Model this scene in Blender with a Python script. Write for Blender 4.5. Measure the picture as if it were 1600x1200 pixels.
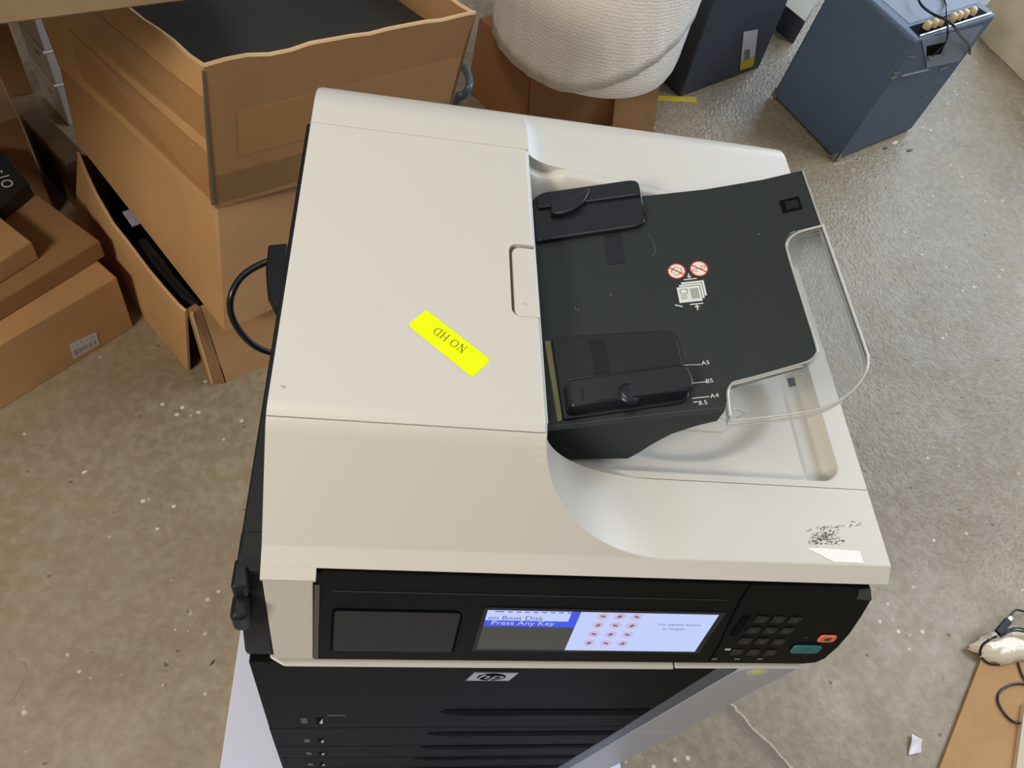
import bpy, bmesh, math, random
from mathutils import Vector, Matrix

random.seed(7)
for o in list(bpy.data.objects):
    bpy.data.objects.remove(o, do_unlink=True)
scene = bpy.context.scene
COL = scene.collection
# Frame used for building: x right along the printer, y away from the viewer, z up,
# z = 0 at the low shelf of the scanner lid.  The floor lies 1.06 m below; H lifts all to floor = 0.
H = 1.06
FLOOR = -1.06

# ------------------------------------------------------------------ camera
RC = Matrix(((0.9813, -0.0379, 0.1887), (0.0721, -0.8365, -0.5433), (0.1785, 0.5467, -0.8181)))
CP = Vector((0.07721483, -0.25189872, 0.64219707))
F = 1229.55
r0 = Vector(RC[0]).normalized(); r2 = Vector(RC[2]); r2 = (r2 - r0 * r2.dot(r0)).normalized(); r1 = r2.cross(r0)
cam = bpy.data.cameras.new('camera'); camo = bpy.data.objects.new('camera', cam); COL.objects.link(camo)
m = Matrix((r0, -r1, -r2)).transposed().to_4x4()
m.translation = CP + Vector((0, 0, H))
camo.matrix_world = m
cam.sensor_width = 36.0; cam.lens = F / 1600 * 36.0; cam.clip_start = 0.02; cam.clip_end = 60
cam.dof.use_dof = False
scene.camera = camo

def ray(u, v):
    return r0 * ((u - 800) / F) + r1 * ((v - 600) / F) + r2
def at(u, v, z):            # point of the horizontal plane at height z
    d = ray(u, v); return CP + d * ((z - CP.z) / d.z)
def aty(u, v, y):           # point of the upright plane at depth y
    d = ray(u, v); return CP + d * ((y - CP.y) / d.y)
def atp(u, v, P, N):        # point of any plane
    d = ray(u, v); return CP + d * (N.dot(P - CP) / N.dot(d))

# ------------------------------------------------------------------ world, lights, exposure
w = bpy.data.worlds.new('world'); scene.world = w; w.use_nodes = True
bg = w.node_tree.nodes['Background']
bg.inputs[0].default_value = (0.95, 0.97, 1.0, 1); bg.inputs[1].default_value = 0.35
def area(name, loc, target, sx, sy, energy, col):
    l = bpy.data.lights.new(name, 'AREA'); l.shape = 'RECTANGLE'; l.size = sx; l.size_y = sy
    l.energy = energy; l.color = col
    o = bpy.data.objects.new(name, l); COL.objects.link(o)
    o.location = Vector(loc) + Vector((0, 0, H))
    o.rotation_euler = (Vector(target) - Vector(loc)).to_track_quat('-Z', 'Y').to_euler()
    return o
area('daylight_door', (4.6, 4.6, 0.9), (0.6, 0.6, -0.3), 3.4, 2.6, 145, (0.64, 0.80, 1.0))
area('high_window', (4.4, 1.7, 3.1), (1.0, 0.3, -0.8), 2.6, 2.0, 145, (0.84, 0.91, 1.0))
area('wall_lamp', (-1.60, -1.45, 1.45), (-0.35, 1.0, -0.5), 0.9, 0.5, 64, (1.0, 0.89, 0.74))
area('overhead_fill', (-0.9, 0.5, 3.2), (0.3, 1.3, -0.6), 1.6, 0.6, 36, (1.0, 0.91, 0.78))  # unseen overhead light added to brighten the roll and carton tops
scene.view_settings.view_transform = 'Standard'
scene.view_settings.look = 'None'
scene.view_settings.gamma = 1.0
scene.view_settings.use_curve_mapping = False
scene.view_settings.exposure = 0.0

# ------------------------------------------------------------------ materials
def srgb(r, g, b):
    return tuple(((c / 255) / 12.92 if c / 255 <= 0.04045 else ((c / 255 + 0.055) / 1.055) ** 2.4) for c in (r, g, b)) + (1,)
def mat(name, col, rough=0.5, metal=0.0, vary=0.0, scale=20.0, bump=0.0, bscale=None, spec=0.5, coat=0.0, emit=None):
    m = bpy.data.materials.new(name); m.use_nodes = True
    nt = m.node_tree; b = nt.nodes['Principled BSDF']
    b.inputs['Base Color'].default_value = col; b.inputs['Roughness'].default_value = rough
    b.inputs['Metallic'].default_value = metal; b.inputs['Specular IOR Level'].default_value = spec
    b.inputs['Coat Weight'].default_value = coat
    tc = nt.nodes.new('ShaderNodeTexCoord')
    n = nt.nodes.new('ShaderNodeTexNoise'); n.inputs['Scale'].default_value = scale; n.inputs['Detail'].default_value = 6
    nt.links.new(tc.outputs['Object'], n.inputs['Vector'])
    if vary:
        mx = nt.nodes.new('ShaderNodeMix'); mx.data_type = 'RGBA'
        mx.inputs[6].default_value = tuple(c * (1 - vary) for c in col[:3]) + (1,)
        mx.inputs[7].default_value = tuple(min(1, c * (1 + vary)) for c in col[:3]) + (1,)
        nt.links.new(n.outputs['Fac'], mx.inputs[0]); nt.links.new(mx.outputs[2], b.inputs['Base Color'])
    if bump:
        n2 = nt.nodes.new('ShaderNodeTexNoise'); n2.inputs['Scale'].default_value = bscale or scale; n2.inputs['Detail'].default_value = 3
        nt.links.new(tc.outputs['Object'], n2.inputs['Vector'])
        bp = nt.nodes.new('ShaderNodeBump'); bp.inputs['Strength'].default_value = bump; bp.inputs['Distance'].default_value = 0.002
        nt.links.new(n2.outputs['Fac'], bp.inputs['Height']); nt.links.new(bp.outputs['Normal'], b.inputs['Normal'])
    if emit:
        b.inputs['Emission Color'].default_value = col; b.inputs['Emission Strength'].default_value = emit
    return m

def cardboard(name, col, dark=0.82):
    m = bpy.data.materials.new(name); m.use_nodes = True
    nt = m.node_tree; b = nt.nodes['Principled BSDF']; b.inputs['Roughness'].default_value = 0.75
    b.inputs['Specular IOR Level'].default_value = 0.25
    tc = nt.nodes.new('ShaderNodeTexCoord')
    n = nt.nodes.new('ShaderNodeTexNoise'); n.inputs['Scale'].default_value = 5; n.inputs['Detail'].default_value = 9; n.inputs['Roughness'].default_value = 0.65
    nt.links.new(tc.outputs['Object'], n.inputs['Vector'])
    fb = nt.nodes.new('ShaderNodeTexNoise'); fb.inputs['Scale'].default_value = 260; fb.inputs['Detail'].default_value = 2
    nt.links.new(tc.outputs['Object'], fb.inputs['Vector'])
    ad = nt.nodes.new('ShaderNodeMath'); ad.operation = 'MULTIPLY_ADD'; ad.inputs[1].default_value = 0.25
    nt.links.new(fb.outputs['Fac'], ad.inputs[0]); nt.links.new(n.outputs['Fac'], ad.inputs[2])
    cr = nt.nodes.new('ShaderNodeValToRGB'); e = cr.color_ramp.elements
    e[0].position = 0.35; e[1].position = 0.85
    e[0].color = tuple(c * dark for c in col[:3]) + (1,); e[1].color = tuple(c * 1.1 for c in col[:3]) + (1,)
    nt.links.new(ad.outputs[0], cr.inputs[0]); nt.links.new(cr.outputs[0], b.inputs['Base Color'])
    bp = nt.nodes.new('ShaderNodeBump'); bp.inputs['Strength'].default_value = 0.25; bp.inputs['Distance'].default_value = 0.002
    n3 = nt.nodes.new('ShaderNodeTexNoise'); n3.inputs['Scale'].default_value = 14; n3.inputs['Detail'].default_value = 4
    nt.links.new(tc.outputs['Object'], n3.inputs['Vector'])
    nt.links.new(n3.outputs['Fac'], bp.inputs['Height']); nt.links.new(bp.outputs['Normal'], b.inputs['Normal'])
    return m

WHITE = mat('cream_plastic', srgb(198, 195, 187), 0.38, vary=0.015, scale=6, bump=0.05, bscale=900)
WHITE2 = mat('grey_plastic', srgb(174, 178, 186), 0.42, vary=0.015, scale=8)
BLACKT = mat('tray_black', srgb(37, 44, 45), 0.5, spec=0.32, vary=0.06, scale=30, bump=0.06, bscale=1200)
BLACKG = mat('gloss_black', srgb(26, 31, 36), 0.3, vary=0.05, scale=30)
BLACKP = mat('panel_black', srgb(9, 13, 15), 0.42, spec=0.14, vary=0.05, scale=30)
BODY = mat('body_charcoal', srgb(14, 17, 16), 0.6, spec=0.045, vary=0.06, scale=20, bump=0.05, bscale=900)
BODYD = mat('body_dark', srgb(18, 22, 27), 0.5, spec=0.3)
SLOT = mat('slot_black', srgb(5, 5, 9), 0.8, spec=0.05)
GAP = mat('gap_grey', srgb(90, 88, 82), 0.7)
CHROME = mat('chrome_trim', srgb(190, 188, 180), 0.28, metal=0.6)
INKW = mat('print_white', srgb(205, 212, 208), 0.5)
INKG = mat('print_grey', srgb(110, 118, 116), 0.5)
INKR = mat('print_red', srgb(170, 40, 40), 0.5)
INKP = mat('print_pink', srgb(228, 214, 204), 0.5)
INKD = mat('print_dark', srgb(60, 66, 62), 0.5)
YEL = mat('neon_yellow', srgb(226, 250, 0), 0.5, spec=0.2, vary=0.02, scale=30, emit=None)
YINK = mat('sticker_ink', srgb(112, 120, 12), 0.6)
YOL = mat('ochre_strip', srgb(122, 118, 84), 0.7)
CARD = cardboard('cardboard', srgb(190, 148, 102))
CARD2 = cardboard('cardboard_tan', srgb(186, 146, 100))
CARDR = cardboard('cardboard_reddish', srgb(164, 118, 82))
CARDD = cardboard('cardboard_brown', srgb(154, 118, 80))
CARDE = cardboard('cardboard_edge', srgb(205, 172, 130))
TAPE = mat('parcel_tape', srgb(158, 122, 80), 0.22, vary=0.12, scale=9, bump=0.5, bscale=16, coat=0.3)
WCARD = mat('white_carton', srgb(205, 200, 200), 0.5)
WEDGE = mat('white_edge', srgb(236, 226, 215), 0.5)
PAPER = mat('label_paper', srgb(196, 196, 200), 0.6)
RUB = mat('rubber_cable', srgb(20, 24, 28), 0.28)
AMPM = mat('amp_vinyl', srgb(76, 92, 112), 0.55, vary=0.1, scale=14, bump=0.4, bscale=500)
AMPG = mat('amp_top', srgb(120, 130, 146), 0.6, vary=0.08, scale=14)
KNOB = mat('knob_cream', srgb(205, 180, 138), 0.4)
METAL = mat('steel', srgb(170, 170, 165), 0.3, metal=0.9)
BRD = mat('white_board', srgb(212, 218, 244), 0.45, vary=0.03, scale=5)
BURLAP = mat('burlap', srgb(226, 216, 186), 0.9, vary=0.2, scale=12, bump=0.8, bscale=40)
GREYTOP = mat('grey_top', srgb(160, 156, 142), 0.7, vary=0.05)
YTAPE = mat('yellow_tape', srgb(196, 172, 44), 0.5, vary=0.15, scale=40)
GREEN = mat('start_green', srgb(50, 112, 112), 0.4)
RED = mat('stop_red', srgb(232, 120, 96), 0.4)
WOOD = cardboard('shelf_board', srgb(158, 132, 98))

def clear_mat(name, k, tint, rough=0.04, diff=0.0):
    m = bpy.data.materials.new(name); m.use_nodes = True; nt = m.node_tree
    nt.nodes.remove(nt.nodes['Principled BSDF']); out = nt.nodes['Material Output']
    tr = nt.nodes.new('ShaderNodeBsdfTransparent'); tr.inputs[0].default_value = tint
    gl = nt.nodes.new('ShaderNodeBsdfGlossy'); gl.inputs['Roughness'].default_value = rough; gl.inputs[0].default_value = (1, 1, 1, 1)
    df = nt.nodes.new('ShaderNodeBsdfDiffuse'); df.inputs[0].default_value = (0.9, 0.9, 0.88, 1)
    fr = nt.nodes.new('ShaderNodeFresnel'); fr.inputs[0].default_value = 1.5
    ad = nt.nodes.new('ShaderNodeMath'); ad.operation = 'MULTIPLY_ADD'; ad.inputs[1].default_value = 1.3; ad.inputs[2].default_value = k; ad.use_clamp = True
    nt.links.new(fr.outputs[0], ad.inputs[0])
    mx = nt.nodes.new('ShaderNodeMixShader'); nt.links.new(ad.outputs[0], mx.inputs[0])
    nt.links.new(tr.outputs[0], mx.inputs[1]); nt.links.new(gl.outputs[0], mx.inputs[2])
    m2 = nt.nodes.new('ShaderNodeMixShader'); m2.inputs[0].default_value = diff
    nt.links.new(mx.outputs[0], m2.inputs[1]); nt.links.new(df.outputs[0], m2.inputs[2])
    nt.links.new(m2.outputs[0], out.inputs[0])
    return m
CLEAR = clear_mat('clear_plastic', 0.02, (0.96, 0.97, 0.96, 1), diff=0.02)
CLEARE = clear_mat('clear_plastic_edge', 0.15, (0.9, 0.92, 0.92, 1), rough=0.15, diff=0.35)

# ------------------------------------------------------------------ mesh building
class M:
    def __init__(s): s.v = []; s.f = []
    def add(s, vs, fs):
        n = len(s.v); s.v += [Vector(p) for p in vs]; s.f += [tuple(i + n for i in f) for f in fs]; return s
    def hexa(s, p):     # 4 bottom (ccw from above), 4 top
        return s.add(p, [(3, 2, 1, 0), (4, 5, 6, 7), (0, 1, 5, 4), (1, 2, 6, 5), (2, 3, 7, 6), (3, 0, 4, 7)])
    def box(s, x0, x1, y0, y1, z0, z1):
        return s.hexa([(x0, y0, z0), (x1, y0, z0), (x1, y1, z0), (x0, y1, z0), (x0, y0, z1), (x1, y0, z1), (x1, y1, z1), (x0, y1, z1)])
    def loft(s, A, B):  # closed loops of the same length, capped
        n = len(A)
        return s.add(list(A) + list(B), [tuple(range(n - 1, -1, -1)), tuple(range(n, 2 * n))] + [(i, (i + 1) % n, (i + 1) % n + n, i + n) for i in range(n)])
    def prism_x(s, yz, x0, x1):
        return s.loft([(x0, y, z) for y, z in yz], [(x1, y, z) for y, z in yz])
    def prism_y(s, xz, y0, y1):
        return s.loft([(x, y0, z) for x, z in xz], [(x, y1, z) for x, z in xz])
    def prism_z(s, xy, z0, z1):
        return s.loft([(x, y, z0) for x, y in xy], [(x, y, z1) for x, y in xy])
    def plate(s, pts, n, t):   # polygon in space given thickness t along n
        n = Vector(n).normalized() * t
        return s.loft([Vector(p) for p in pts], [Vector(p) + n for p in pts])
    def tube(s, path, r, seg=10, closed=False):
        P = [Vector(p) for p in path]; n = len(P); vs = []; fs = []
        up = Vector((0, 0, 1)); prev = None
        for i in range(n):
            if closed: t = P[(i + 1) % n] - P[i - 1]
            else: t = P[min(i + 1, n - 1)] - P[max(i - 1, 0)]
            t.normalize()
            if prev is None:
                a = t.cross(up)
                if a.length < 1e-3: a = t.cross(Vector((1, 0, 0)))
            else: a = prev - t * prev.dot(t)
            a.normalize(); prev = a; b = t.cross(a)
            rr = r[i] if isinstance(r, (list, tuple)) else r
            for k in range(seg):
                q = 2 * math.pi * k / seg; vs.append(P[i] + a * math.cos(q) * rr + b * math.sin(q) * rr)
        m_ = n if closed else n - 1
        for i in range(m_):
            for k in range(seg):
                j = (i + 1) % n
                fs.append((i * seg + k, i * seg + (k + 1) % seg, j * seg + (k + 1) % seg, j * seg + k))
        if not closed:
            fs.append(tuple(range(seg - 1, -1, -1))); fs.append(tuple(range((n - 1) * seg, n * seg)))
        return s.add(vs, fs)
    def lathe(s, c, prof, seg=24, axis=None):
        c = Vector(c); vs = []; fs = []; n = len(prof)
        Q = Vector((0, 0, 1)).rotation_difference(Vector(axis)).to_matrix() if axis is not None else Matrix.Identity(3)
        for r, z in prof:
            for k in range(seg):
                q = 2 * math.pi * k / seg; vs.append(c + Q @ Vector((r * math.cos(q), r * math.sin(q), z)))
        for i in range(n - 1):
            for k in range(seg):
                fs.append((i * seg + k, i * seg + (k + 1) % seg, (i + 1) * seg + (k + 1) % seg, (i + 1) * seg + k))
        fs.append(tuple(range(seg - 1, -1, -1))); fs.append(tuple(range((n - 1) * seg, n * seg)))
        return s.add(vs, fs)
    def height(s, xs, ys, fn, zb, yfn=None):   # solid under a height field; yfn(x, t) lets the y range follow x
        nx, ny = len(xs), len(ys); vs = []; fs = []
        for x in xs:
            for t in ys:
                y = yfn(x, t) if yfn else t
                vs.append((x, y, fn(x, y)))
        for i in range(nx - 1):
            for j in range(ny - 1):
                a = i * ny + j; fs.append((a, a + ny, a + ny + 1, a + 1))
        loop = [i * ny for i in range(nx)] + [(nx - 1) * ny + j for j in range(1, ny)] + [i * ny + ny - 1 for i in range(nx - 2, -1, -1)] + [j for j in range(ny - 2, 0, -1)]
        base = len(vs)
        for i in loop: x, y, z = vs[i]; vs.append((x, y, zb(x, y) if callable(zb) else zb))
        n = len(loop)
        for k in range(n): fs.append((loop[k], base + k, base + (k + 1) % n, loop[(k + 1) % n]))
        fs.append(tuple(base + k for k in range(n - 1, -1, -1)))
        return s.add(vs, fs)
    def build(s, name, material, parent=None, bevel=0, smooth=None, seg=2, props=None, origin=None):
        me = bpy.data.meshes.new(name)
        if parent is not None: off = Vector(parent['_w'])
        elif origin is not None: off = Vector(origin)
        else:
            mn = Vector([min(v[i] for v in s.v) for i in range(3)]); mxx = Vector([max(v[i] for v in s.v) for i in range(3)])
            off = Vector(((mn.x + mxx.x) / 2, (mn.y + mxx.y) / 2, mn.z))
        me.from_pydata([tuple(v - off) for v in s.v], [], s.f)
        me.materials.append(material)
        bm = bmesh.new(); bm.from_mesh(me); bmesh.ops.recalc_face_normals(bm, faces=bm.faces); bm.to_mesh(me); bm.free()
        o = bpy.data.objects.new(name, me); COL.objects.link(o)
        if parent is not None: o.parent = parent
        else: o.location = off + Vector((0, 0, H))
        o['_w'] = tuple(off)
        if smooth is not None:
            for p in me.polygons: p.use_smooth = True
            me.set_sharp_from_angle(angle=math.radians(smooth))
        if bevel:
            b = o.modifiers.new('bevel', 'BEVEL'); b.width = bevel; b.segments = seg; b.limit_method = 'ANGLE'; b.angle_limit = math.radians(50)
            b.harden_normals = False
            if smooth is None:
                for p in me.polygons: p.use_smooth = True
                me.set_sharp_from_angle(angle=math.radians(35))
        if props:
            for k, v in props.items(): o[k] = v
        return o

def tag(o, label=None, cat=None, group=None, kind=None):
    if label: o['label'] = label
    if cat: o['category'] = cat
    if group: o['group'] = group
    if kind: o['kind'] = kind
    return o
def empty(name, loc, label=None, cat=None, group=None):
    o = bpy.data.objects.new(name, None); COL.objects.link(o); o.location = Vector(loc) + Vector((0, 0, H))
    o['_w'] = tuple(loc); return tag(o, label, cat, group)
def text_mesh(body, size):
    c = bpy.data.curves.new('txt', 'FONT'); c.body = body; c.size = size; c.align_x = 'CENTER'; c.align_y = 'CENTER'; c.resolution_u = 3
    o = bpy.data.objects.new('txt', c); COL.objects.link(o); dg = bpy.context.evaluated_depsgraph_get()
    me = bpy.data.meshes.new_from_object(o.evaluated_get(dg))
    vs = [v.co.copy() for v in me.vertices]; fs = [tuple(p.vertices) for p in me.polygons]
    bpy.data.objects.remove(o, do_unlink=True); bpy.data.meshes.remove(me); bpy.data.curves.remove(c)
    return vs, fs
def text_on(mb, body, size, org, ex, ey):
    vs, fs = text_mesh(body, size); org, ex, ey = Vector(org), Vector(ex), Vector(ey)
    mb.add([org + ex * v.x + ey * v.y for v in vs], fs); return mb
def rounded(poly, radii, seg=6):
    out = []; n = len(poly)
    for i in range(n):
        p = Vector(poly[i]); a = Vector(poly[i - 1]) - p; b = Vector(poly[(i + 1) % n]) - p
        r = radii[i] if isinstance(radii, (list, tuple)) else radii
        if r <= 0: out.append(tuple(p)); continue
        a1, b1 = a.normalized(), b.normalized(); ang = a1.angle(b1); d = min(r / math.tan(ang / 2), a.length * .49, b.length * .49)
        s_, e_ = p + a1 * d, p + b1 * d
        for k in range(seg + 1):
            t = k / seg; q = s_ * (1 - t) ** 2 + p * 2 * t * (1 - t) + e_ * t * t
            out.append(tuple(q))
    return out
def spline(pts, n=8):
    P = [Vector(p) for p in pts]; out = []
    for i in range(len(P) - 1):
        a = P[max(i - 1, 0)]; b = P[i]; c = P[i + 1]; d = P[min(i + 2, len(P) - 1)]
        for k in range(n):
            t = k / n
            out.append(0.5 * ((2 * b) + (c - a) * t + (2 * a - 5 * b + 4 * c - d) * t * t + (3 * b - a - 3 * c + d) * t ** 3))
    out.append(P[-1]); return out
def lin(a, b, n): return [a + (b - a) * i / n for i in range(n + 1)]
def sstep(t): t = max(0, min(1, t)); return t * t * (3 - 2 * t)
def smin(a, b, k):
    h = max(k - abs(a - b), 0) / k; return min(a, b) - h * h * k * 0.25

def V(*a): return Vector(a)
# ------------------------------------------------------------------ floor
def floor_material():
    m = bpy.data.materials.new('concrete'); m.use_nodes = True; nt = m.node_tree; b = nt.nodes['Principled BSDF']
    N = nt.nodes.new; L = nt.links.new
    tc = N('ShaderNodeTexCoord')
    def noise(scale, detail=6, rough=0.6, dist=0.0):
        n = N('ShaderNodeTexNoise'); n.inputs['Scale'].default_value = scale; n.inputs['Detail'].default_value = detail
        n.inputs['Roughness'].default_value = rough; n.inputs['Distortion'].default_value = dist
        L(tc.outputs['Object'], n.inputs['Vector']); return n.outputs['Fac']
    def ramp(src, stops):
        r = N('ShaderNodeValToRGB'); e = r.color_ramp.elements
        while len(e) < len(stops): e.new(0.5)
        for k, (p, c) in enumerate(stops): e[k].position = p; e[k].color = c if len(c) == 4 else tuple(c) + (1,)
        L(src, r.inputs[0]); return r.outputs[0]
    def mix(f, a, c, mode='MIX'):
        x = N('ShaderNodeMix'); x.data_type = 'RGBA'; x.blend_type = mode
        if isinstance(f, float): x.inputs[0].default_value = f
        else: L(f, x.inputs[0])
        for i, q in ((6, a), (7, c)):
            if isinstance(q, tuple): x.inputs[i].default_value = q
            else: L(q, x.inputs[i])
        return x.outputs[2]
    base = ramp(noise(1.3, 8), [(0.3, srgb(120, 106, 82)), (0.55, srgb(138, 124, 99)), (0.75, srgb(151, 138, 116))])
    base = mix(ramp(noise(3.4, 9, 0.65, 0.4), [(0.52, (0, 0, 0, 1)), (0.72, (0.5, 0.5, 0.5, 1))]), base, srgb(118, 104, 88))
    base = mix(ramp(noise(45, 4), [(0.4, (0, 0, 0, 1)), (0.7, (0.35, 0.35, 0.35, 1))]), base, srgb(176, 168, 152))
    # small pale chips and dark pits
    v1 = N('ShaderNodeTexVoronoi'); v1.inputs['Scale'].default_value = 26; v1.inputs['Randomness'].default_value = 1
    L(tc.outputs['Object'], v1.inputs['Vector'])
    sub = N('ShaderNodeMath'); sub.operation = 'MULTIPLY'; L(v1.outputs['Distance'], sub.inputs[0])
    L(ramp(noise(5, 3), [(0.42, (.8, .8, .8, 1)), (0.68, (5, 5, 5, 1))]), sub.inputs[1])
    chip = ramp(sub.outputs[0], [(0.07, (0.85, 0.85, 0.85, 1)), (0.13, (0, 0, 0, 1))])
    base = mix(chip, base, srgb(214, 206, 190))
    v2 = N('ShaderNodeTexVoronoi'); v2.inputs['Scale'].default_value = 15; L(tc.outputs['Object'], v2.inputs['Vector'])
    pit = ramp(v2.outputs['Distance'], [(0.03, (0.5, 0.5, 0.5, 1)), (0.08, (0, 0, 0, 1))])
    base = mix(pit, base, srgb(70, 62, 52))
    # broken joint: signed distance from a line through two points of the floor
    sp = N('ShaderNodeSeparateXYZ'); L(tc.outputs['Object'], sp.inputs[0])
    a = at(1140, 1100, FLOOR); c = at(1235, 1200, FLOOR); d = (c - a).normalized(); nrm = (-d.y, d.x)
    def math_(op, x, y, z=None):
        q = N('ShaderNodeMath'); q.operation = op
        for i, t in enumerate((x, y, z)):
            if t is None: continue
            if isinstance(t, (int, float)): q.inputs[i].default_value = t
            else: L(t, q.inputs[i])
        return q.outputs[0]
    sd = math_('ADD', math_('MULTIPLY', sp.outputs[0], nrm[0]), math_('MULTIPLY', sp.outputs[1], nrm[1]))
    sd = math_('SUBTRACT', sd, a.x * nrm[0] + a.y * nrm[1])
    sd = math_('ADD', sd, math_('MULTIPLY', math_('SUBTRACT', noise(9, 5), 0.5), 0.055))
    al = math_('ADD', math_('MULTIPLY', sp.outputs[0], d.x), math_('MULTIPLY', sp.outputs[1], d.y))
    al = math_('SUBTRACT', al, a.x * d.x + a.y * d.y)
    lim = math_('MULTIPLY', math_('GREATER_THAN', al, -0.02), math_('LESS_THAN', al, 1.4))
    sdn = math_('ADD', math_('MULTIPLY', sd, 5.0), 0.5)
    crack = ramp(sdn, [(0.0, (0, 0, 0, 1)), (0.34, (0, 0, 0, 1)), (0.42, (0.75, 0.75, 0.75, 1)), (0.495, (1, 1, 1, 1)), (0.5, (0, 0, 0, 1))])
    lip = ramp(sdn, [(0.0, (0, 0, 0, 1)), (0.497, (0, 0, 0, 1)), (0.502, (.6, .6, .6, 1)), (0.515, (0.35, 0.35, 0.35, 1)), (0.53, (0, 0, 0, 1))])
    base = mix(math_('MULTIPLY', crack, lim), base, srgb(108, 88, 72))
    base = mix(math_('MULTIPLY', lip, lim), base, srgb(222, 214, 196))
    L(base, b.inputs['Base Color'])
    # worn polish: smooth coat with a rough pebbled band to the right
    bandx = math_('MULTIPLY', math_('SUBTRACT', math_('ADD', sp.outputs[0], noise(0.9, 3)), 1.15), 1.6)
    bandx = math_('MULTIPLY', math_('MAXIMUM', bandx, 0.0), math_('ADD', math_('MULTIPLY', math_('SUBTRACT', sp.outputs[1], 0.30), 2.2), 0.1))
    band = ramp(bandx, [(0.0, (0.10, 0.10, 0.10, 1)), (1.0, (.85, .85, .85, 1))])
    rr = ramp(noise(7, 6), [(0.3, (0.38, 0.38, 0.38, 1)), (0.7, (0.55, 0.55, 0.55, 1))])
    L(rr, b.inputs['Roughness'])
    v3 = N('ShaderNodeTexVoronoi'); v3.inputs['Scale'].default_value = 105; v3.feature = 'SMOOTH_F1'; L(tc.outputs['Object'], v3.inputs['Vector'])
    hgt = math_('MULTIPLY', math_('ADD', v3.outputs['Distance'], noise(60, 4)), band)
    hgt = math_('ADD', hgt, math_('MULTIPLY', noise(14, 7), 0.14))
    hgt = math_('SUBTRACT', hgt, math_('MULTIPLY', pit, 1.2))
    bp = N('ShaderNodeBump'); bp.inputs['Strength'].default_value = 0.55; bp.inputs['Distance'].default_value = 0.006
    L(hgt, bp.inputs['Height']); L(bp.outputs['Normal'], b.inputs['Normal'])
    b.inputs['Specular IOR Level'].default_value = 0.6
    return m
fl = M().box(-4, 7, -3, 7, FLOOR - 0.1, FLOOR).build('floor', floor_material(), origin=(0, 0, 0))
tag(fl, kind='structure')
WALLM = mat('painted_block', srgb(150, 140, 122), 0.85, vary=0.08, scale=4)
tag(M().box(-4, 7, 7, 7.15, FLOOR, 3.4).build('wall_back', WALLM), kind='structure')
tag(M().box(-4, 7, -3.15, -3, FLOOR, 3.4).build('wall_front_blocker', mat('dark_block', srgb(116, 120, 130), 0.9)), kind='structure')  # unseen wall added behind the camera to block light from the front
tag(M().box(-4.15, -4, -3, 7, FLOOR, 3.4).build('wall_left', WALLM), kind='structure')

# ------------------------------------------------------------------ white board the printer stands on
BZ = -1.035
tag(M().box(-0.142, 0.632, -0.045, 0.62, FLOOR, BZ).build('white_board', BRD, bevel=0.002),
    'white flat board on the floor beneath the printer, farther of the two', 'board', 'white boards under the printer')
tag(M().box(-0.145, 0.632, -0.62, -0.048, FLOOR, BZ - 0.002).build('white_board', BRD, bevel=0.002),
    'white flat board on the floor in front of the printer, past a thin seam', 'board', 'white boards under the printer')

# ------------------------------------------------------------------ printer
printer = empty('multifunction_printer', (0.28, 0.25, BZ), 'large floor-standing multifunction printer with cream lid, black feeder tray and lit touchscreen', 'printer')
XC, W, ZT = 0.2263, 0.580, 0.0927
def conc(x):
    if x < XC: return 1.0
    if x > 0.352: return 0.0
    return 0.093 - 0.093 * math.sqrt(max(0, 1 - ((x - 0.352) / 0.126) ** 2))
def top_front(x, y):
    ramp = 1.3 * y if y > 0 else 0.86 * y
    h = smin(ramp, ZT, 0.014) if y > 0.03 else ramp
    if x >= XC: h = min(h, conc(x))
    return h
def conc_back(x):
    if x < XC: return 1.0
    if x < 0.272:
        t = (x - XC) / 0.046; return 0.0745 + 0.0185 * (1 - math.sqrt(max(0, 1 - (1 - t) ** 2))) - 0.001 * t
    return 0.0735 - (x - 0.272) * 0.105
def top_rear(x, y):
    r = 0.0885 - 0.73 * (y - 0.478)
    h = smin(r, ZT, 0.02)
    if x >= XC: h = smin(h, conc_back(x), 0.012)
    return h

# front shell of the lid
xs = lin(0, 0.045, 3) + [0.0451] + lin(0.06, XC - 0.0004, 12) + lin(XC, 0.24, 40) + lin(0.2405, 0.352, 150)[0:] + lin(0.36, W, 12)
ys = lin(0, 1, 110)
def yf(x, t):
    y0 = -0.0139
    y1 = 0.0708 if x < XC else 0.0797
    return y0 + (y1 - y0) * t
front_shell = M().height(xs, ys, top_front, lambda x, y: min(-0.012, top_front(x, y) - 0.001), yf).build('front_shell', WHITE, printer, smooth=28)
M().prism_x([(-0.0137, -0.01195), (-0.0225, -0.0195), (-0.0225, -0.0225), (-0.0137, -0.0225)], 0.0, 0.0451).build('shell_corner', WHITE, printer)
# rear shell
xs2 = lin(0, XC - 0.0004, 8) + lin(XC, 0.24, 20) + lin(0.2405, 0.30, 30) + lin(0.305, W, 12)
M().height(xs2, lin(0.4178, 0.549, 60), top_rear, -0.015).build('rear_shell', WHITE, printer, smooth=30)
# feeder cover with its right edge rounded
def cov(x, y):
    e = max(0, x - (XC - 0.004)); return min(ZT, smin(1.3 * y, ZT, 0.014)) - e * e * 180
xs3 = lin(0, XC - 0.005, 10) + lin(XC - 0.004, XC + 0.0005, 6)
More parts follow.
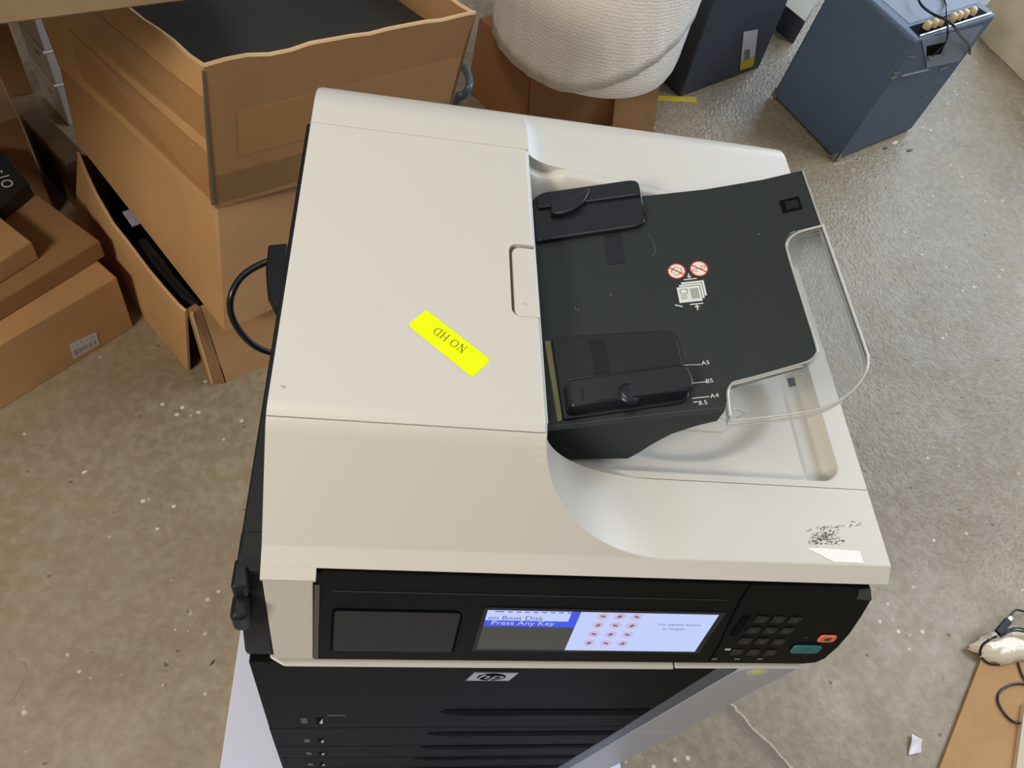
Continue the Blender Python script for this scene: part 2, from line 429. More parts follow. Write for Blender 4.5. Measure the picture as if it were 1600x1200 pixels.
# the latch pocket is cut out of the cover: cover is made of a frame round it
latch_poly = rounded([(0.2008, 0.2775), (0.2008, 0.1905), (0.2320, 0.1905), (0.2320, 0.2775)], [0.008, 0.008, 0, 0])
cover = M()
cover.height(xs3, lin(0.0716, 0.1895, 24), cov, -0.015)
cover.height(xs3, lin(0.2785, 0.4172, 12), cov, -0.015)
cover.height(lin(0, 0.2, 8), lin(0.1895, 0.2785, 6), cov, -0.015)
cov_o = cover.build('feeder_cover', WHITE, printer, smooth=30)
# rounded corners of the pocket
for (cy, sgn) in ((0.2785, -1), (0.1895, 1)):
    cx = 0.2; r = 0.009
    arc = [(cx + r - r * math.cos(a), cy + sgn * (r - r * math.sin(a))) for a in lin(0, math.pi / 2, 8)]
    M().prism_z([(cx, cy)] + arc, -0.01, ZT).build('cover_corner', WHITE, cov_o)
lat = M()
lp = rounded([(0.2032, 0.2750), (0.2032, 0.1902), (XC + 0.0002, 0.1902), (XC + 0.0002, 0.2750)], [0.009, 0.007, 0, 0])
lat.prism_z(lp, 0.02, ZT - 0.0003)
lat.build('cover_latch', WHITE, printer, bevel=0.0012)
M().box(0.197, 0.222, 0.185, 0.283, 0.0, 0.088).build('latch_pocket', GAP, printer)
# bright bevelled face of the cover beside the tray
M().prism_y([(XC - 0.0005, ZT - 0.003), (XC + 0.0012, ZT - 0.004), (XC + 0.0035, 0.03), (XC - 0.0005, 0.03)], 0.0812, 0.4165).build('feeder_mouth_edge', WHITE, printer)
# seams
M().box(0.002, XC - 0.002, 0.0700, 0.0722, 0.0, 0.0880).build('seam_liner', GAP, printer)
M().box(0.002, XC - 0.002, 0.4165, 0.4182, 0.0, 0.0900).build('seam_liner', GAP, printer)

# output bin: pan with rounded border, raised wave in the middle
def binz(x, y):
    # inside distance to rounded pan outline
    cx0, cx1, cy0, cy1, r = 0.20, 0.5545, 0.0875, 0.43, 0.022
    px_ = max(cx0 + r - x, x - (cx1 - r), 0); py_ = max(cy0 + r - y, y - (cy1 - r), 0)
    dist = r - math.hypot(px_, py_)
    if px_ == 0 and py_ == 0: dist = min(x - cx0, cx1 - x, y - cy0, cy1 - y)
    pan = -0.010 * sstep(dist / 0.004)
    # strip along the right border is deeper
    pan -= 0.006 * sstep((x - 0.520) / 0.004) * sstep((dist - 0.001) / 0.008)
    # hollow for the fingers under the tray
    e = ((x - 0.385) / 0.115) ** 2 + ((y - 0.185) / 0.078) ** 2
    pan -= 0.012 * sstep((1.08 - e) / 0.45) * sstep(dist / 0.01)
    pan += 0.020 * sstep((0.31 - x) / 0.08) * sstep((y - 0.10) / 0.05)
    wv = sstep((y - .374) / .036)
    hi = top_rear(x, .4178) - .0002 - .012 * sstep((.275 - x) / .03)
    return pan * (1 - wv) + hi * wv
xb = lin(XC + 0.002, 0.52, 90) + lin(0.5215, 0.5545, 30) + lin(0.556, W, 4)
yb = lin(0.0805, 0.115, 34) + lin(0.118, 0.372, 60) + lin(0.3735, 0.4180, 30)
M().height(xb, yb, binz, -0.04).build('output_bin', WHITE, printer, smooth=40)
# finger rib on the bin floor
rib = M(); ribp = rounded([(0.375, 0.150), (0.452, 0.150), (0.452, 0.166), (0.375, 0.166)], 0.0075)
rib.prism_z(ribp, -0.03, -0.0195); rib.build('bin_rib', WHITE, printer, bevel=0.0012)

# scanner base below the lid
sb = M().prism_z(rounded([(-0.020, -0.008), (0.578, -0.008), (0.578, 0.550), (-0.020, 0.550)], 0.006), -0.17, -0.045)
sb.box(-0.020, -0.0004, -0.006, 0.549, -0.046, -0.0165)
sb.build('scanner_base', BODYD, printer, bevel=0.003)
# side grip bumps low on the left side
M().prism_x([(-0.004, -0.0161), (-0.014, -0.024), (-0.034, -0.100), (-0.0465, -0.155), (-0.045, -0.1713), (0.02, -0.1713), (0.02, -0.0161)], -0.0204, 0.0045).build('side_cheek', BODYD, printer, bevel=0.003)
gb = M(); gb.prism_z(rounded([(-0.0228, -0.030), (-0.010, -0.030), (-0.010, -0.004), (-0.0228, -0.004)], 0.004), -0.046, -0.0215)
gb.build('side_grip', BODYD, printer, bevel=0.003)
gb = M(); gb.prism_z(rounded([(-0.0245, -0.046), (-0.010, -0.046), (-0.010, -0.022), (-0.0245, -0.022)], 0.006), -0.090, -0.052)
gb.build('side_grip', BODYD, printer, bevel=0.006)

# control panel housing
PA = Vector((0, -0.014, -0.020)); PB = Vector((0, -0.050, -0.170)); PD = (PB - PA).normalized(); PN = Vector((0, PD.z, -PD.y)).normalized()
if PN.y > 0: PN = -PN
PL = (PB - PA).length
def pan(x, s, e=0.0): return Vector((x, 0, 0)) + PA + PD * s + PN * e     # s runs down the sloped face
def onpan(u, v, e=0.0):
    p = atp(u, v, PA, PN); return p.x, (p - PA).dot(PD)
edge = [(0.566, 0.0), (0.5796, 0.023), (0.5850, 0.054), (0.5890, 0.086), (0.5895, 0.116), (0.5860, 0.141), (0.5795, 0.1500), (0.5658, 0.1532)]
loop = [(0.043, 0.0)] + edge + [(0.043, 0.1532)]
body = M().loft([pan(x, s, 0.0) for x, s in loop], [pan(x if x < 0.5 else x - 0.008, s, 0.0) + Vector((0, 0.09, 0.0)) for x, s in loop])
cp = body.build('control_panel', BLACKP, printer, bevel=0.0015)
# black block painting the shade of the slot above the panel, and raised end corner
M().box(0.046, 0.560, -0.0135, 0.05, -0.0225, -0.0125).build('panel_slot_shade', SLOT, cp)
c = M().plate([pan(0.556, 0.004, 0.0004), pan(0.5665, 0.001, 0.0004), pan(0.579, 0.022, 0.0004), pan(0.562, 0.021, 0.0004)], PN, 0.0003)
c.build('corner_cap', mat('cap_grey', srgb(60, 68, 66), .5), cp)
M().tube([pan(0.5690, 0.001, 0.0020), pan(0.5745, 0.009, 0.0022), pan(0.5815, 0.0225, 0.0012)], [0.0012, 0.0014, 0.0005], 8).build('corner_trim', WHITE, cp)
# raised faceplate line near the top, seams
def strip(mb, a, b, wd, e=0.0003):
    a, b = Vector(a), Vector(b); d = (b - a).normalized(); n = PN.cross(d) * (wd / 2)
    mb.plate([a - n + PN * e, a + n + PN * e, b + n + PN * e, b - n + PN * e], PN, 0.0002)
sm = M(); strip(sm, pan(0.06, 0.0295), pan(0.43, 0.0285), 0.0008); sm.build('panel_crease', INKD, cp)
sm = M()
sp_ = [(0.442, 0.0), (0.4415, 0.022), (0.4455, 0.060), (0.4520, 0.110), (0.4545, 0.149)]
for i in range(len(sp_) - 1): strip(sm, pan(*sp_[i]), pan(*sp_[i + 1]), 0.0013)
sm.build('panel_seam', SLOT, cp)
# blank hatch at the left
hx0, hx1, hs0, hs1 = 0.0600, 0.1780, 0.0595, 0.134
hs = M()
hp = [(hx0, hs1), (hx0, hs0 + 0.004), (hx0 + 0.003, hs0), (hx1 - 0.006, hs0), (hx1, hs0 + 0.007), (hx1, hs1)]
for i in range(len(hp) - 1): strip(hs, pan(*hp[i]), pan(*hp[i + 1]), 0.0016)
hs.build('hatch_seam', SLOT, cp)
M().plate([pan(x, s, 0.0002) for x, s in rounded([(hx0 + 0.002, hs1), (hx0 + 0.002, hs0 + 0.002), (hx1 - 0.002, hs0 + 0.002), (hx1 - 0.002, hs1)], 0.004)], PN, 0.0006).build('hatch', BLACKG, cp)
# touchscreen
SX0, SX1, SS0, SS1 = 0.2006, 0.4300, 0.0545, 0.1270
fr = M()
fr.plate([pan(x, s, 0.0001) for x, s in rounded([(SX0 - 0.004, SS0 - 0.004), (SX1 + 0.006, SS0 - 0.004), (SX1 + 0.006, SS1 + 0.004), (SX0 - 0.004, SS1 + 0.004)], 0.003)], PN, 0.0005)
scr = fr.build('touchscreen', BLACKG, cp)
def emis(name, col, st):
    m = bpy.data.materials.new(name); m.use_nodes = True; b = m.node_tree.nodes['Principled BSDF']
    b.inputs['Base Color'].default_value = (0.01, 0.01, 0.01, 1); b.inputs['Emission Color'].default_value = col; b.inputs['Emission Strength'].default_value = st
    b.inputs['Roughness'].default_value = 0.2; return m
E_LIGHT = emis('screen_pale', srgb(190, 204, 250), 1.0); E_BLUE = emis('screen_blue', srgb(60, 84, 226), 1.0)
E_GREY = emis('screen_grey', srgb(84, 86, 86), 0.55); E_PINK = emis('screen_pink', srgb(206, 192, 226), 0.9); E_TXT = emis('screen_text', srgb(90, 84, 150), 0.7)
E_TXW = emis('screen_text_white', srgb(190, 200, 250), 1.0); E_ICON = emis('screen_icon', srgb(150, 110, 140), 0.7)
def rect(mb, x0, x1, s0, s1, e):
    mb.plate([pan(x0, s0, e), pan(x1, s0, e), pan(x1, s1, e), pan(x0, s1, e)], PN, 0.00008); return mb
xm = onpan(895, 985)[0]; sm0 = onpan(800, 968.3)[1]; sm1 = onpan(800, 977.8)[1]
rect(M(), SX0, xm, SS0, SS1, 0.0006).build('lower_pane', E_GREY, scr)
rect(M(), SX0, xm + 0.0005, SS0, sm1, 0.0007).build('highlight_bar', E_BLUE, scr)
rect(M(), SX0, xm - 0.009, SS0, sm0, 0.0008).build('message_pane', E_LIGHT, scr)
rect(M(), xm, SX1, SS0, SS1, 0.00075).build('keypad_pane', E_LIGHT, scr)
ex, ey = Vector((1, 0, 0)), -PD
def scen(u, v, e=0.00095):
    x, t = onpan(u, v); return pan(x, t, e)
tm = M(); text_on(tm, 'on Boot Disk', 0.0098, scen(806, 964.5), ex * 1.0, ey)
rect(tm, 0.208, 0.216, SS0 + 0.0012, SS0 + 0.0026, 0.00092)
for k in range(8): rect(tm, 0.220 + k * 0.0082, 0.2245 + k * 0.0082, SS0 + 0.0014, SS0 + 0.0028, 0.00092)
tm.build('screen_message', E_TXT, scr)
tm = M(); text_on(tm, 'Press Any Key', 0.0105, scen(817, 972.6), ex * 1.0, ey); tm.build('screen_prompt', E_TXW, scr)
tm = M(); text_on(tm, 'Use  physical  buttons', 0.0058, scen(1062, 975.0), ex * 0.86, ey); text_on(tm, 'to  navigate', 0.0058, scen(1052, 981.5), ex * 0.86, ey)
tm.build('screen_hint', E_TXT, scr)
ic = M(); ig = M()
for r in range(4):
    for k in range(3):
        cx, cs = onpan(942 - 7.3 * r + 26.3 * k, 961.5 + 13.9 * r + 0.5 * k)
        pts = [(cx + 0.0060 * math.cos(a), max(SS0, cs + 0.0062 * math.sin(a))) for a in lin(0, 2 * math.pi, 18)[:-1]]
        ic.plate([pan(x, s, 0.0009) for x, s in pts], PN, 0.00006)
        g = [(0.0, -0.003), (0.003, 0.0), (0.0, 0.003), (-0.003, 0.001)] if (r + k) % 2 else [(-0.003, -0.002), (0.002, -0.001), (0.003, 0.0025), (-0.002, 0.001)]
        ig.plate([pan(cx + x, cs + s, 0.00098) for x, s in g], PN, 0.00006)
ic.build('screen_buttons', E_PINK, scr); ig.build('screen_icons', E_ICON, scr)
# hard keys
KEY = mat('key_black', srgb(20, 24, 28), 0.3); KINK = mat('key_print', srgb(92, 98, 100), 0.5)
gx = [0.4990, 0.5225, 0.5455]; k0 = None
for r in range(4):
    for k in range(3):
        x, s = onpan(1190 + k * 26 - r * 13.0, 967 + r * 17.0 + k * 0.6)
        kb = M().plate([pan(x + a, s + b, 0.0002) for a, b in rounded([(-0.0068, -0.0062), (0.0068, -0.0062), (0.0068, 0.0062), (-0.0068, 0.0062)], 0.004)], PN, 0.0007)
        ko = kb.build('key', KEY, cp, bevel=0.0003)
        t = M(); text_on(t, ['123', '456', '789', '*0#'][r][k], 0.0065, pan(x, s, 0.00105), ex, ey); t.build('key_print', KINK, ko)
for i, (u, v) in enumerate([(1137, 1014), (1116, 1029), (1152, 1029), (1187, 1029)]):
    x, s = onpan(u, v); t = M()
    t.plate([pan(x + a, s + b, 0.0003) for a, b in ((-0.003, -0.0012), (0.003, -0.0012), (0.003, 0.0012), (-0.003, 0.0012))], PN, 0.0006); t.build('indicator', INKG if i else INKW, cp)
x, s = onpan(1156, 978); t = M(); t.plate([pan(x + a, s + b, 0.0003) for a, b in ((-0.004, -0.018), (0.004, -0.018), (0.004, 0.018), (-0.004, 0.018))], PN, 0.0006); t.build('lamp_strip', BODY, cp)
x, s = onpan(1259, 996); t = M(); text_on(t, 'C', 0.0065, pan(x, s, 0.0004), ex, ey); t.build('key_print', KINK, cp)
x, s = onpan(1291.5, 996)
b_ = M().plate([pan(x + a, s + b, 0.0002) for a, b in rounded([(-0.0098, -0.0066), (0.0098, -0.0066), (0.0098, 0.0066), (-0.0098, 0.0066)], 0.005)], PN, 0.0022).build('stop_button', RED, cp, bevel=0.0008)
t = M(); t.plate([pan(x + a, s + b, 0.0025) for a, b in ((-0.003, -0.002), (0.004, -0.003), (0.003, 0.003), (-0.004, 0.002))], PN, 0.0002); t.build('button_icon', INKD, b_)
x, s = onpan(1258.5, 1012.5)
b_ = M().plate([pan(x + a, s + b, 0.0002) for a, b in rounded([(-0.0165, -0.0078), (0.0165, -0.0078), (0.0165, 0.0078), (-0.0165, 0.0078)], 0.0055)], PN, 0.0024).build('start_button', GREEN, cp, bevel=0.0008)
t = M(); t.tube([pan(x + 0.005 * math.cos(a), s + 0.0035 * math.sin(a), 0.0027) for a in lin(0.6, 5.8, 14)], 0.0004, 5); t.build('button_icon', INKD, b_)

# cream post at the left of the panel and the bright sill below the panel
post = M().loft([pan(0.0, 0.004, 0.002), pan(0.0425, 0.004, 0.002), pan(0.0435, 0.1500, 0.001), pan(0.0065, 0.1500, 0.001)],
                [pan(0.0, 0.004) + Vector((0, 0.08, 0)), pan(0.0425, 0.004) + Vector((0, 0.08, 0)), pan(0.0435, 0.1500) + Vector((0, 0.08, 0)), pan(0.0065, 0.1500) + Vector((0, 0.08, 0))])
post.build('side_post', WHITE, printer, bevel=0.0012)
M().prism_z(rounded([(0.0015, -0.0465), (0.016, -0.0545), (0.4175, -0.0545), (0.4175, -0.03), (0.0015, -0.03)], [0.004, 0.012, 0, 0, 0]), -0.1775, -0.1738).build('front_sill', WHITE, printer, bevel=0.0015)
M().prism_z([(0.4190, -0.0535), (0.5650, -0.0530), (0.5650, -0.03), (0.4190, -0.03)], -0.1765, -0.1745).build('front_sill', WHITE, printer, bevel=0.0012)
M().plate([pan(0.0436, 0.020, 0.0004), pan(0.0480, 0.020, 0.0004), pan(0.0480, 0.149, 0.0004), pan(0.0436, 0.149, 0.0004)], PN, 0.0006).build('post_reveal', mat('reveal_grey', srgb(86, 82, 72), .6), printer)

# body, door, trays
M().prism_z(rounded([(-0.0180, -0.044), (0.575, -0.044), (0.575, 0.53), (-0.0180, 0.53)], 0.008), BZ, -0.165).build('body', BODY, printer)
YP = -0.050
def front(mb, poly, y0=-0.040, y1=YP):      # x,z polygon as a slab facing the viewer
    return mb.loft([(x, y0, z) for x, z in poly], [(x, y1, z) for x, z in poly])
door = front(M(), rounded([(-0.0180, -0.1780), (0.4740, -0.1780), (0.4770, -0.5255), (-0.0200, -0.5255)], [0.003, 0.028, 0.001, 0.001])).build('front_door', BODY, printer, bevel=0.001)
zs = [-0.527, -0.676, -0.787, -0.900, -1.020]
trays = []
for i in range(4):
    trays.append(front(M(), [(-0.0205, zs[i] - 0.0012), (0.478, zs[i] - 0.0012), (0.478, zs[i + 1] + 0.0012), (-0.0205, zs[i + 1] + 0.0012)]).build('paper_tray', BODY, printer, bevel=0.0008))
def recess(zc, par, hh=0.011):  # raised black slab paints the shade inside a tray handle recess
    pts = [(0.1965, zc + 0.004)] + [(0.2030, zc + hh * .85), (0.215, zc + hh)] + [(0.472, zc + hh), (0.472, zc - hh)] + [(0.23, zc - hh), (0.212, zc - hh * .6)]
    front(M(), pts, -0.045, YP - 0.0008).build('handle_recess_shade', SLOT, par)
recess(-0.4235, door, 0.019); recess(-0.579, trays[0], 0.016); recess(-0.695, trays[1], 0.015); recess(-0.812, trays[2], 0.014); recess(-0.925, trays[3], 0.010)
def gauge(u, v, par, h):
    p = aty(u, v, YP); g = front(M(), [(p.x - 0.0045, p.z + h), (p.x + 0.0045, p.z + h), (p.x + 0.0045, p.z - h), (p.x - 0.0045, p.z - h)], -0.045, YP - 0.0006).build('level_gauge', SLOT, par)
    front(M(), [(p.x - 0.0005, p.z - h * .4), (p.x + 0.0035, p.z + h * .8), (p.x + 0.0035, p.z - h * .8), (p.x - 0.0005, p.z - h * .8)], YP, YP - 0.0009).build('gauge_mark', INKW, g)
    q = M()
    for k in range(3): front(q, [(p.x - 0.024, p.z + h * (0.7 - k * .6)), (p.x - 0.016, p.z + h * (0.7 - k * .6)), (p.x - 0.016, p.z + h * (0.45 - k * .6)), (p.x - 0.024, p.z + h * (0.45 - k * .6))], YP, YP - 0.0004)
    q.build('tray_print', INKG, par)
gauge(500, 1126, door, 0.020); gauge(502, 1157, trays[0], 0.016); gauge(503, 1177, trays[1], 0.014); gauge(504, 1194, trays[2], 0.014)
front(M(), [(0.056, -0.4395), (0.078, -0.4395), (0.078, -0.4425), (0.056, -0.4425)], -0.045, YP - 0.0003).build('door_scratch', INKG, door)
# right-hand grey column with bevelled inner edge
col_poly = [(0.4900, -0.1780), (0.5660, -0.1780), (0.5705, -0.45), (0.5805, -0.73), (0.5805, -1.03), (0.4915, -1.03)]
colm = front(M(), rounded([(0.4960, -0.1780), (0.5655, -0.1780), (0.5655, -0.30), (0.5800, -0.60), (0.5800, -1.03), (0.4985, -1.03)], [0.03, 0, 0, 0, 0, 0]), -0.03, YP - 0.002).build('side_column', WHITE2, printer, bevel=0.001)
bv = M().loft([(0.476, YP + 0.001, -0.190), (0.4965, YP - 0.0015, -0.1900), (0.4990, YP - 0.0015, -1.03), (0.478, YP + 0.001, -1.03)],
              [(0.476, -0.03, -0.190), (0.4965, -0.03, -0.1900), (0.4990, -0.03, -1.03), (0.478, -0.03, -1.03)]).build('column_bevel', mat('bevel_grey', srgb(78, 84, 98), 0.45), printer)
sm = M(); front(sm, [(0.4955, -0.5650), (0.578, -0.5665), (0.578, -0.5685), (0.4955, -0.5670)], -0.05, YP - 0.0024); front(sm, [(0.4955, -0.5480), (0.4975, -0.5480), (0.4975, -0.5680), (0.4955, -0.5680)], -0.05, YP - 0.0024)
sm.build('column_seam', mat('seam_pale', srgb(190, 188, 192), 0.4), printer)
# badge with its round mark
bc = aty(768, 1055.5, YP)
bd = front(M(), [(bc.x - 0.0255, bc.z - 0.018), (bc.x + 0.0225, bc.z - 0.018), (bc.x + 0.0265, bc.z + 0.018), (bc.x - 0.0215, bc.z + 0.018)], -0.045, YP - 0.0015).build('badge', METAL, door, bevel=0.0004)
bm_ = M(); front(bm_, [(bc.x + 0.0155 * math.cos(a), bc.z + 0.0155 * math.sin(a)) for a in lin(0, 2 * math.pi, 28)[:-1]], YP, YP - 0.0017)
bm_.build('badge_disc', SLOT, bd)
bt = M(); text_on(bt, 'hp', 0.030, (bc.x, YP - 0.0019, bc.z + 0.001), Vector((1, 0, 0)), Vector((0.28, 0, 1)))
bt.build('badge_letters', METAL, bd)
# small round energy label on the column
ec = aty(1184, 1050, YP - 0.0022)
el = front(M(), [(ec.x + 0.0125 * math.cos(a), ec.z + 0.0125 * math.sin(a)) for a in lin(0, 2 * math.pi, 28)[:-1]], YP - 0.001, YP - 0.0024).build('round_label', mat('label_pale', srgb(206, 208, 190), 0.4), printer)
front(M(), [(ec.x + 0.0065 * math.cos(a), ec.z + 0.006 * math.sin(a)) for a in lin(0, 2 * math.pi, 20)[:-1]], YP - 0.001, YP - 0.0027).build('label_print', mat('label_lime', srgb(224, 226, 90), 0.4), el)

# neon sticker with its writing
q = [at(637, 508, ZT), at(666, 484, ZT), at(767, 563, ZT), at(738, 590, ZT)]
st = M().plate([(p[0], p[1], ZT + 0.0001) for p in rounded([(p.x, p.y) for p in q], 0.0035)], (0, 0, 1), 0.0004).build('sticker', YEL, printer, props={'label': 'neon yellow sticker reading NO HD'})
def serif(mb, ch, ox, h, put):
    W_ = {'N': .86, 'O': .86, 'H': .84, 'D': .82}[ch]
    def bar(x0, y0, x1, y1, t):
        a, b = Vector((x0, y0)), Vector((x1, y1)); d = (b - a).normalized(); n = Vector((-d.y, d.x)) * t / 2
        P = [a - n, b - n, b + n, a + n]; mb.add([put(ox + p.x * h, p.y * h) for p in P], [(0, 1, 2, 3)])
    if ch in 'NH':
        tl, tr = (.06, .06) if ch == 'N' else (.12, .12)
        bar(.16, 0, .16, 1, tl); bar(.70, 0, .70, 1, tr)
        if ch == 'N': bar(.14, .97, .70, .03, .13)
        else: bar(.16, .52, .70, .52, .06)
        for x in (.16, .70):
            for y in (.02, .98): bar(x - .14, y, x + .14, y, .045)
    else:
        if ch == 'D': bar(.14, 0, .14, 1, .12); bar(.02, .02, .35, .02, .05); bar(.02, .98, .35, .98, .05)
        n = 22; ins = []; out = []
        for i in range(n + 1):
            t = (2 * math.pi * i / n) if ch == 'O' else (-math.pi / 2 + math.pi * i / n)
            c0 = .42 if ch == 'O' else .30; rx = .42 if ch == 'O' else .50
            out.append((c0 + rx * math.cos(t), .5 + .51 * math.sin(t))); ins.append((c0 + (rx - .13) * math.cos(t), .5 + .455 * math.sin(t)))
        for i in range(n):
            P = [out[i], out[i + 1], ins[i + 1], ins[i]]; mb.add([put(ox + p[0] * h, p[1] * h) for p in P], [(0, 1, 2, 3)])
    return W_ * h
# the words read from the far side: baseline runs from lower right to upper left
a0 = at(724, 546, ZT); a1 = at(682, 517, ZT); exs = (a1 - a0); exs.z = 0; Ls = exs.length; exs.normalize(); eys = Vector((exs.y, -exs.x, 0))
if eys.y > 0: eys = -eys
hh = 0.0082
adv = [('N', 0), ('O', .98), ('H', 2.28), ('D', 3.26)]
org = (a0 + a1) / 2 - exs * (2.05 * hh) - eys * (hh * .45)
tt = M()
for ch, k in adv: serif(tt, ch, k * hh, hh, lambda X, Y: Vector((org.x, org.y, ZT + 0.0007)) + exs * X + eys * Y)
tt.build('sticker_lettering', YINK, st)
# torn white tape and grey scuff on the near right corner
q = [(1260, 857), (1275, 856), (1343, 861), (1350, 880), (1303, 878), (1292, 873), (1280, 866)]
M().plate([at(u, v, 0.0002) for u, v in q], (0, 0, 1), 0.0004).build('torn_tape', mat('torn_tape', srgb(238, 234, 230), 0.5), printer)
SC = mat('scuff_grey', srgb(128, 124, 112), 0.8)
sc = M(); rnd = random.Random(3)
for k in range(150):
    t = rnd.random()
    if k < 105: u, v = 1287 + rnd.gauss(0, 12), 838 + rnd.gauss(0, 6.5)
    elif k < 130: u = 1262 + t * 60; v = 847 + rnd.gauss(0, 2)
    else: u = 1285 + t * 62; v = 826 - t * 8 + rnd.gauss(0, 1.6)
    p = at(u, v, 0.0); L_ = rnd.uniform(.0006, .0022); a = rnd.uniform(-.5, .9); wd = rnd.uniform(.0002, .0005)
    d = Vector((math.cos(a), math.sin(a), 0)) * L_; n = Vector((-math.sin(a), math.cos(a), 0)) * wd; z = Vector((0, 0, 0.0002))
    sc.add([p - d - n + z, p + d - n + z, p + d + n + z, p - d + n + z], [(0, 1, 2, 3)])
sc.build('scuff_marks', SC, printer)
for (u, v, s_) in ((443, 602, .0022), (444, 605, .0015), (821, 474, .0016), (541, 208, .001)):
    p = at(u, v, ZT + 0.0002); M().add([p + Vector((-s_, -s_ * .3, 0)), p + Vector((s_, -s_ * .6, 0)), p + Vector((s_ * .8, -s_ * .4, 0)), p + Vector((-s_ * .7, 0, 0))], [(0, 1, 2, 3)]).build('scratch', SC, cov_o)

# ------------------------------------------------------------------ feeder tray
TX = [.225, .235, .35, .415, .47, .504, .6]; TZ = [.040, .043, .085, .106, .129, .147, .19]
def P_(x):
    for i in range(len(TX) - 1):
        if x <= TX[i + 1]: return TZ[i] + (TZ[i + 1] - TZ[i]) * (x - TX[i]) / (TX[i + 1] - TX[i])
    return TZ[-1]
def tr(u, v):
    d = ray(u, v); t = 0.3
    while t < 1.3:
        p = CP + d * t
        if p.z <= P_(p.x): return p
        t += 0.0003
    return p
def y_in(x):       # near edge of the black sheet
    if x < .386: return .0995
    if x < .3985: return .0995 + (.0290) * sstep((x - .386) / .0125) ** .7
    if x < .455: return .1285 + (x - .3985) * .17
    if x < .4717: return .1381 + .009 * (1 - math.sqrt(max(0, 1 - ((x - .455) / .0167) ** 2))) * 1.6
    if x < .4722: return .274
    if x < .484: return .296 - .022 * (1 - math.sqrt(max(0, 1 - ((.484 - x) / .012) ** 2)))
    return .296
def under(x, y):
    k = [(.236, -.012), (.33, .002), (.340, .028), (.352, .052), (.37, .070), (.394, .0865), (.51, .140)]
    z = k[-1][1]
    for i in range(len(k) - 1):
        if x <= k[i + 1][0]: z = k[i][1] + (k[i + 1][1] - k[i][1]) * (x - k[i][0]) / (k[i + 1][0] - k[i][0]); break
    return min(z, P_(x) - .004)
xt = lin(.2315, .386, 24) + lin(.3865, .3990, 14) + lin(.401, .455, 8) + lin(.456, .4716, 16) + lin(.47165, .4722, 4) + lin(.4726, .484, 14) + lin(.486, .5052, 5)
def y_out(x):
    return .3765 - .0035 * (x - .235) / .27
tray = M().height(xt, lin(0, 1, 10), lambda x, y: P_(x), under, lambda x, t: y_in(x) + (y_out(x) - y_in(x)) * t).build('input_tray', BLACKT, printer, smooth=25)
# chamfer line along the near edge, pale edge at the outer end
cl = M()
for i in range(12):
    x0, x1 = .236 + i * .0125, .236 + (i + 1) * .0125
    cl.add([(x0, .1035, P_(x0) + .0002), (x1, .1035, P_(x1) + .0002), (x1, .1043, P_(x1) + .0002), (x0, .1043, P_(x0) + .0002)], [(0, 1, 2, 3)])
cl.build('edge_crease', INKD, tray)
M().loft([(.5052, .296, P_(.5052) + .0006), (.5052, .3728, P_(.5052) + .0006), (.5052, .3728, P_(.5052) - .006), (.5052, .296, P_(.5052) - .006)],
         [(.5066, .296, P_(.5052) + .0006), (.5066, .3728, P_(.5052) + .0006), (.5066, .3728, P_(.5052) - .006), (.5066, .296, P_(.5052) - .006)]).build('end_edge', CLEARE, tray)
def on(x, y, e=0.0): return Vector((x, y, P_(x) + e))
def deck(mb, poly, e0, e1):     # prism following the tray, sheared with the slope
    return mb.loft([on(x, y, e0) for x, y in poly], [on(x, y, e1) for x, y in poly])
# latch window near the far corner
c = tr(1235, 320); dw = rounded([(c.x - .0085, c.y - .0095), (c.x + .0085, c.y - .0095), (c.x + .0085, c.y + .0085), (c.x - .0085, c.y + .0085)], .001)
wn = deck(M(), dw, 0.0001, .0006).build('latch_window', BODY, tray)
deck(M(), [(c.x - .0045, c.y - .0065), (c.x + .006, c.y - .0065), (c.x + .006, c.y + .0045), (c.x - .0045, c.y + .0045)], .0002, .001).build('window_hole', BODYD, wn)

# paper guides
gf = M()
deck(gf, rounded([(.2480, .2010), (.3575, .1915), (.3600, .1120), (.2520, .1080)], [.002, .016, .012, .003]), -.002, .0035)
g1 = gf.build('paper_guide', BLACKG, printer, bevel=.0012)
wl = M(); wall = rounded([(.2545, .1115), (.2535, .1405), (.3560, .1430), (.3600, .1160)], [.004, .003, .010, .010])
wl.loft([on(x, y, .002) for x, y in wall], [on(x, y, .019) for x, y in wall]); wl.build('guide_wall', BLACKG, g1, bevel=.0025)
deck(M(), [(.283, .146), (.296, .146), (.294, .190), (.281, .192)], .0034, .0040).build('guide_slot', BODYD, g1)
deck(M(), [(.258, .1435), (.345, .1450), (.345, .1500), (.258, .1500)], .0034, .0042).build('guide_foot', mat('guide_brown', srgb(58, 52, 48), .4), g1)
hl = M().tube([on(x, .1150, .0192) for x in lin(.275, .352, 8)], .0009, 6); hl.tube([on(.2655, y, .0192) for y in (.117, .124, .130)], .0008, 6)
hl.build('guide_rim', BLACKG, g1)
bump_ = M().lathe(on(.305, .1190, .0165), [(.011, 0), (.010, .0024), (.006, .0034), (.001, .0037)], 24).build('guide_tab', BLACKG, g1, smooth=60)
gb_ = M()
deck(gb_, rounded([(.2400, .3270), (.2390, .3960), (.3490, .3955), (.3490, .3290)], [.002, .012, .014, .012]), -.002, .0050)
g2 = gb_.build('paper_guide', BLACKG, printer, bevel=.0015)
deck(M(), rounded([(.2430, .3720), (.2425, .3945), (.3475, .3940), (.3475, .3700)], [.002, .011, .012, .003]), .004, .0085).build('guide_wall', BLACKG, g2, bevel=.0012)
cr = [(.2560, .3700)] + [(.2560 + .040 * t, .3700 - .0175 * math.sin(math.pi * (t * .55 + .42)) * (1 - t * .55)) for t in lin(0, 1, 10)] + [(.2960, .3880), (.2900, .3790), (.2750, .3740)]
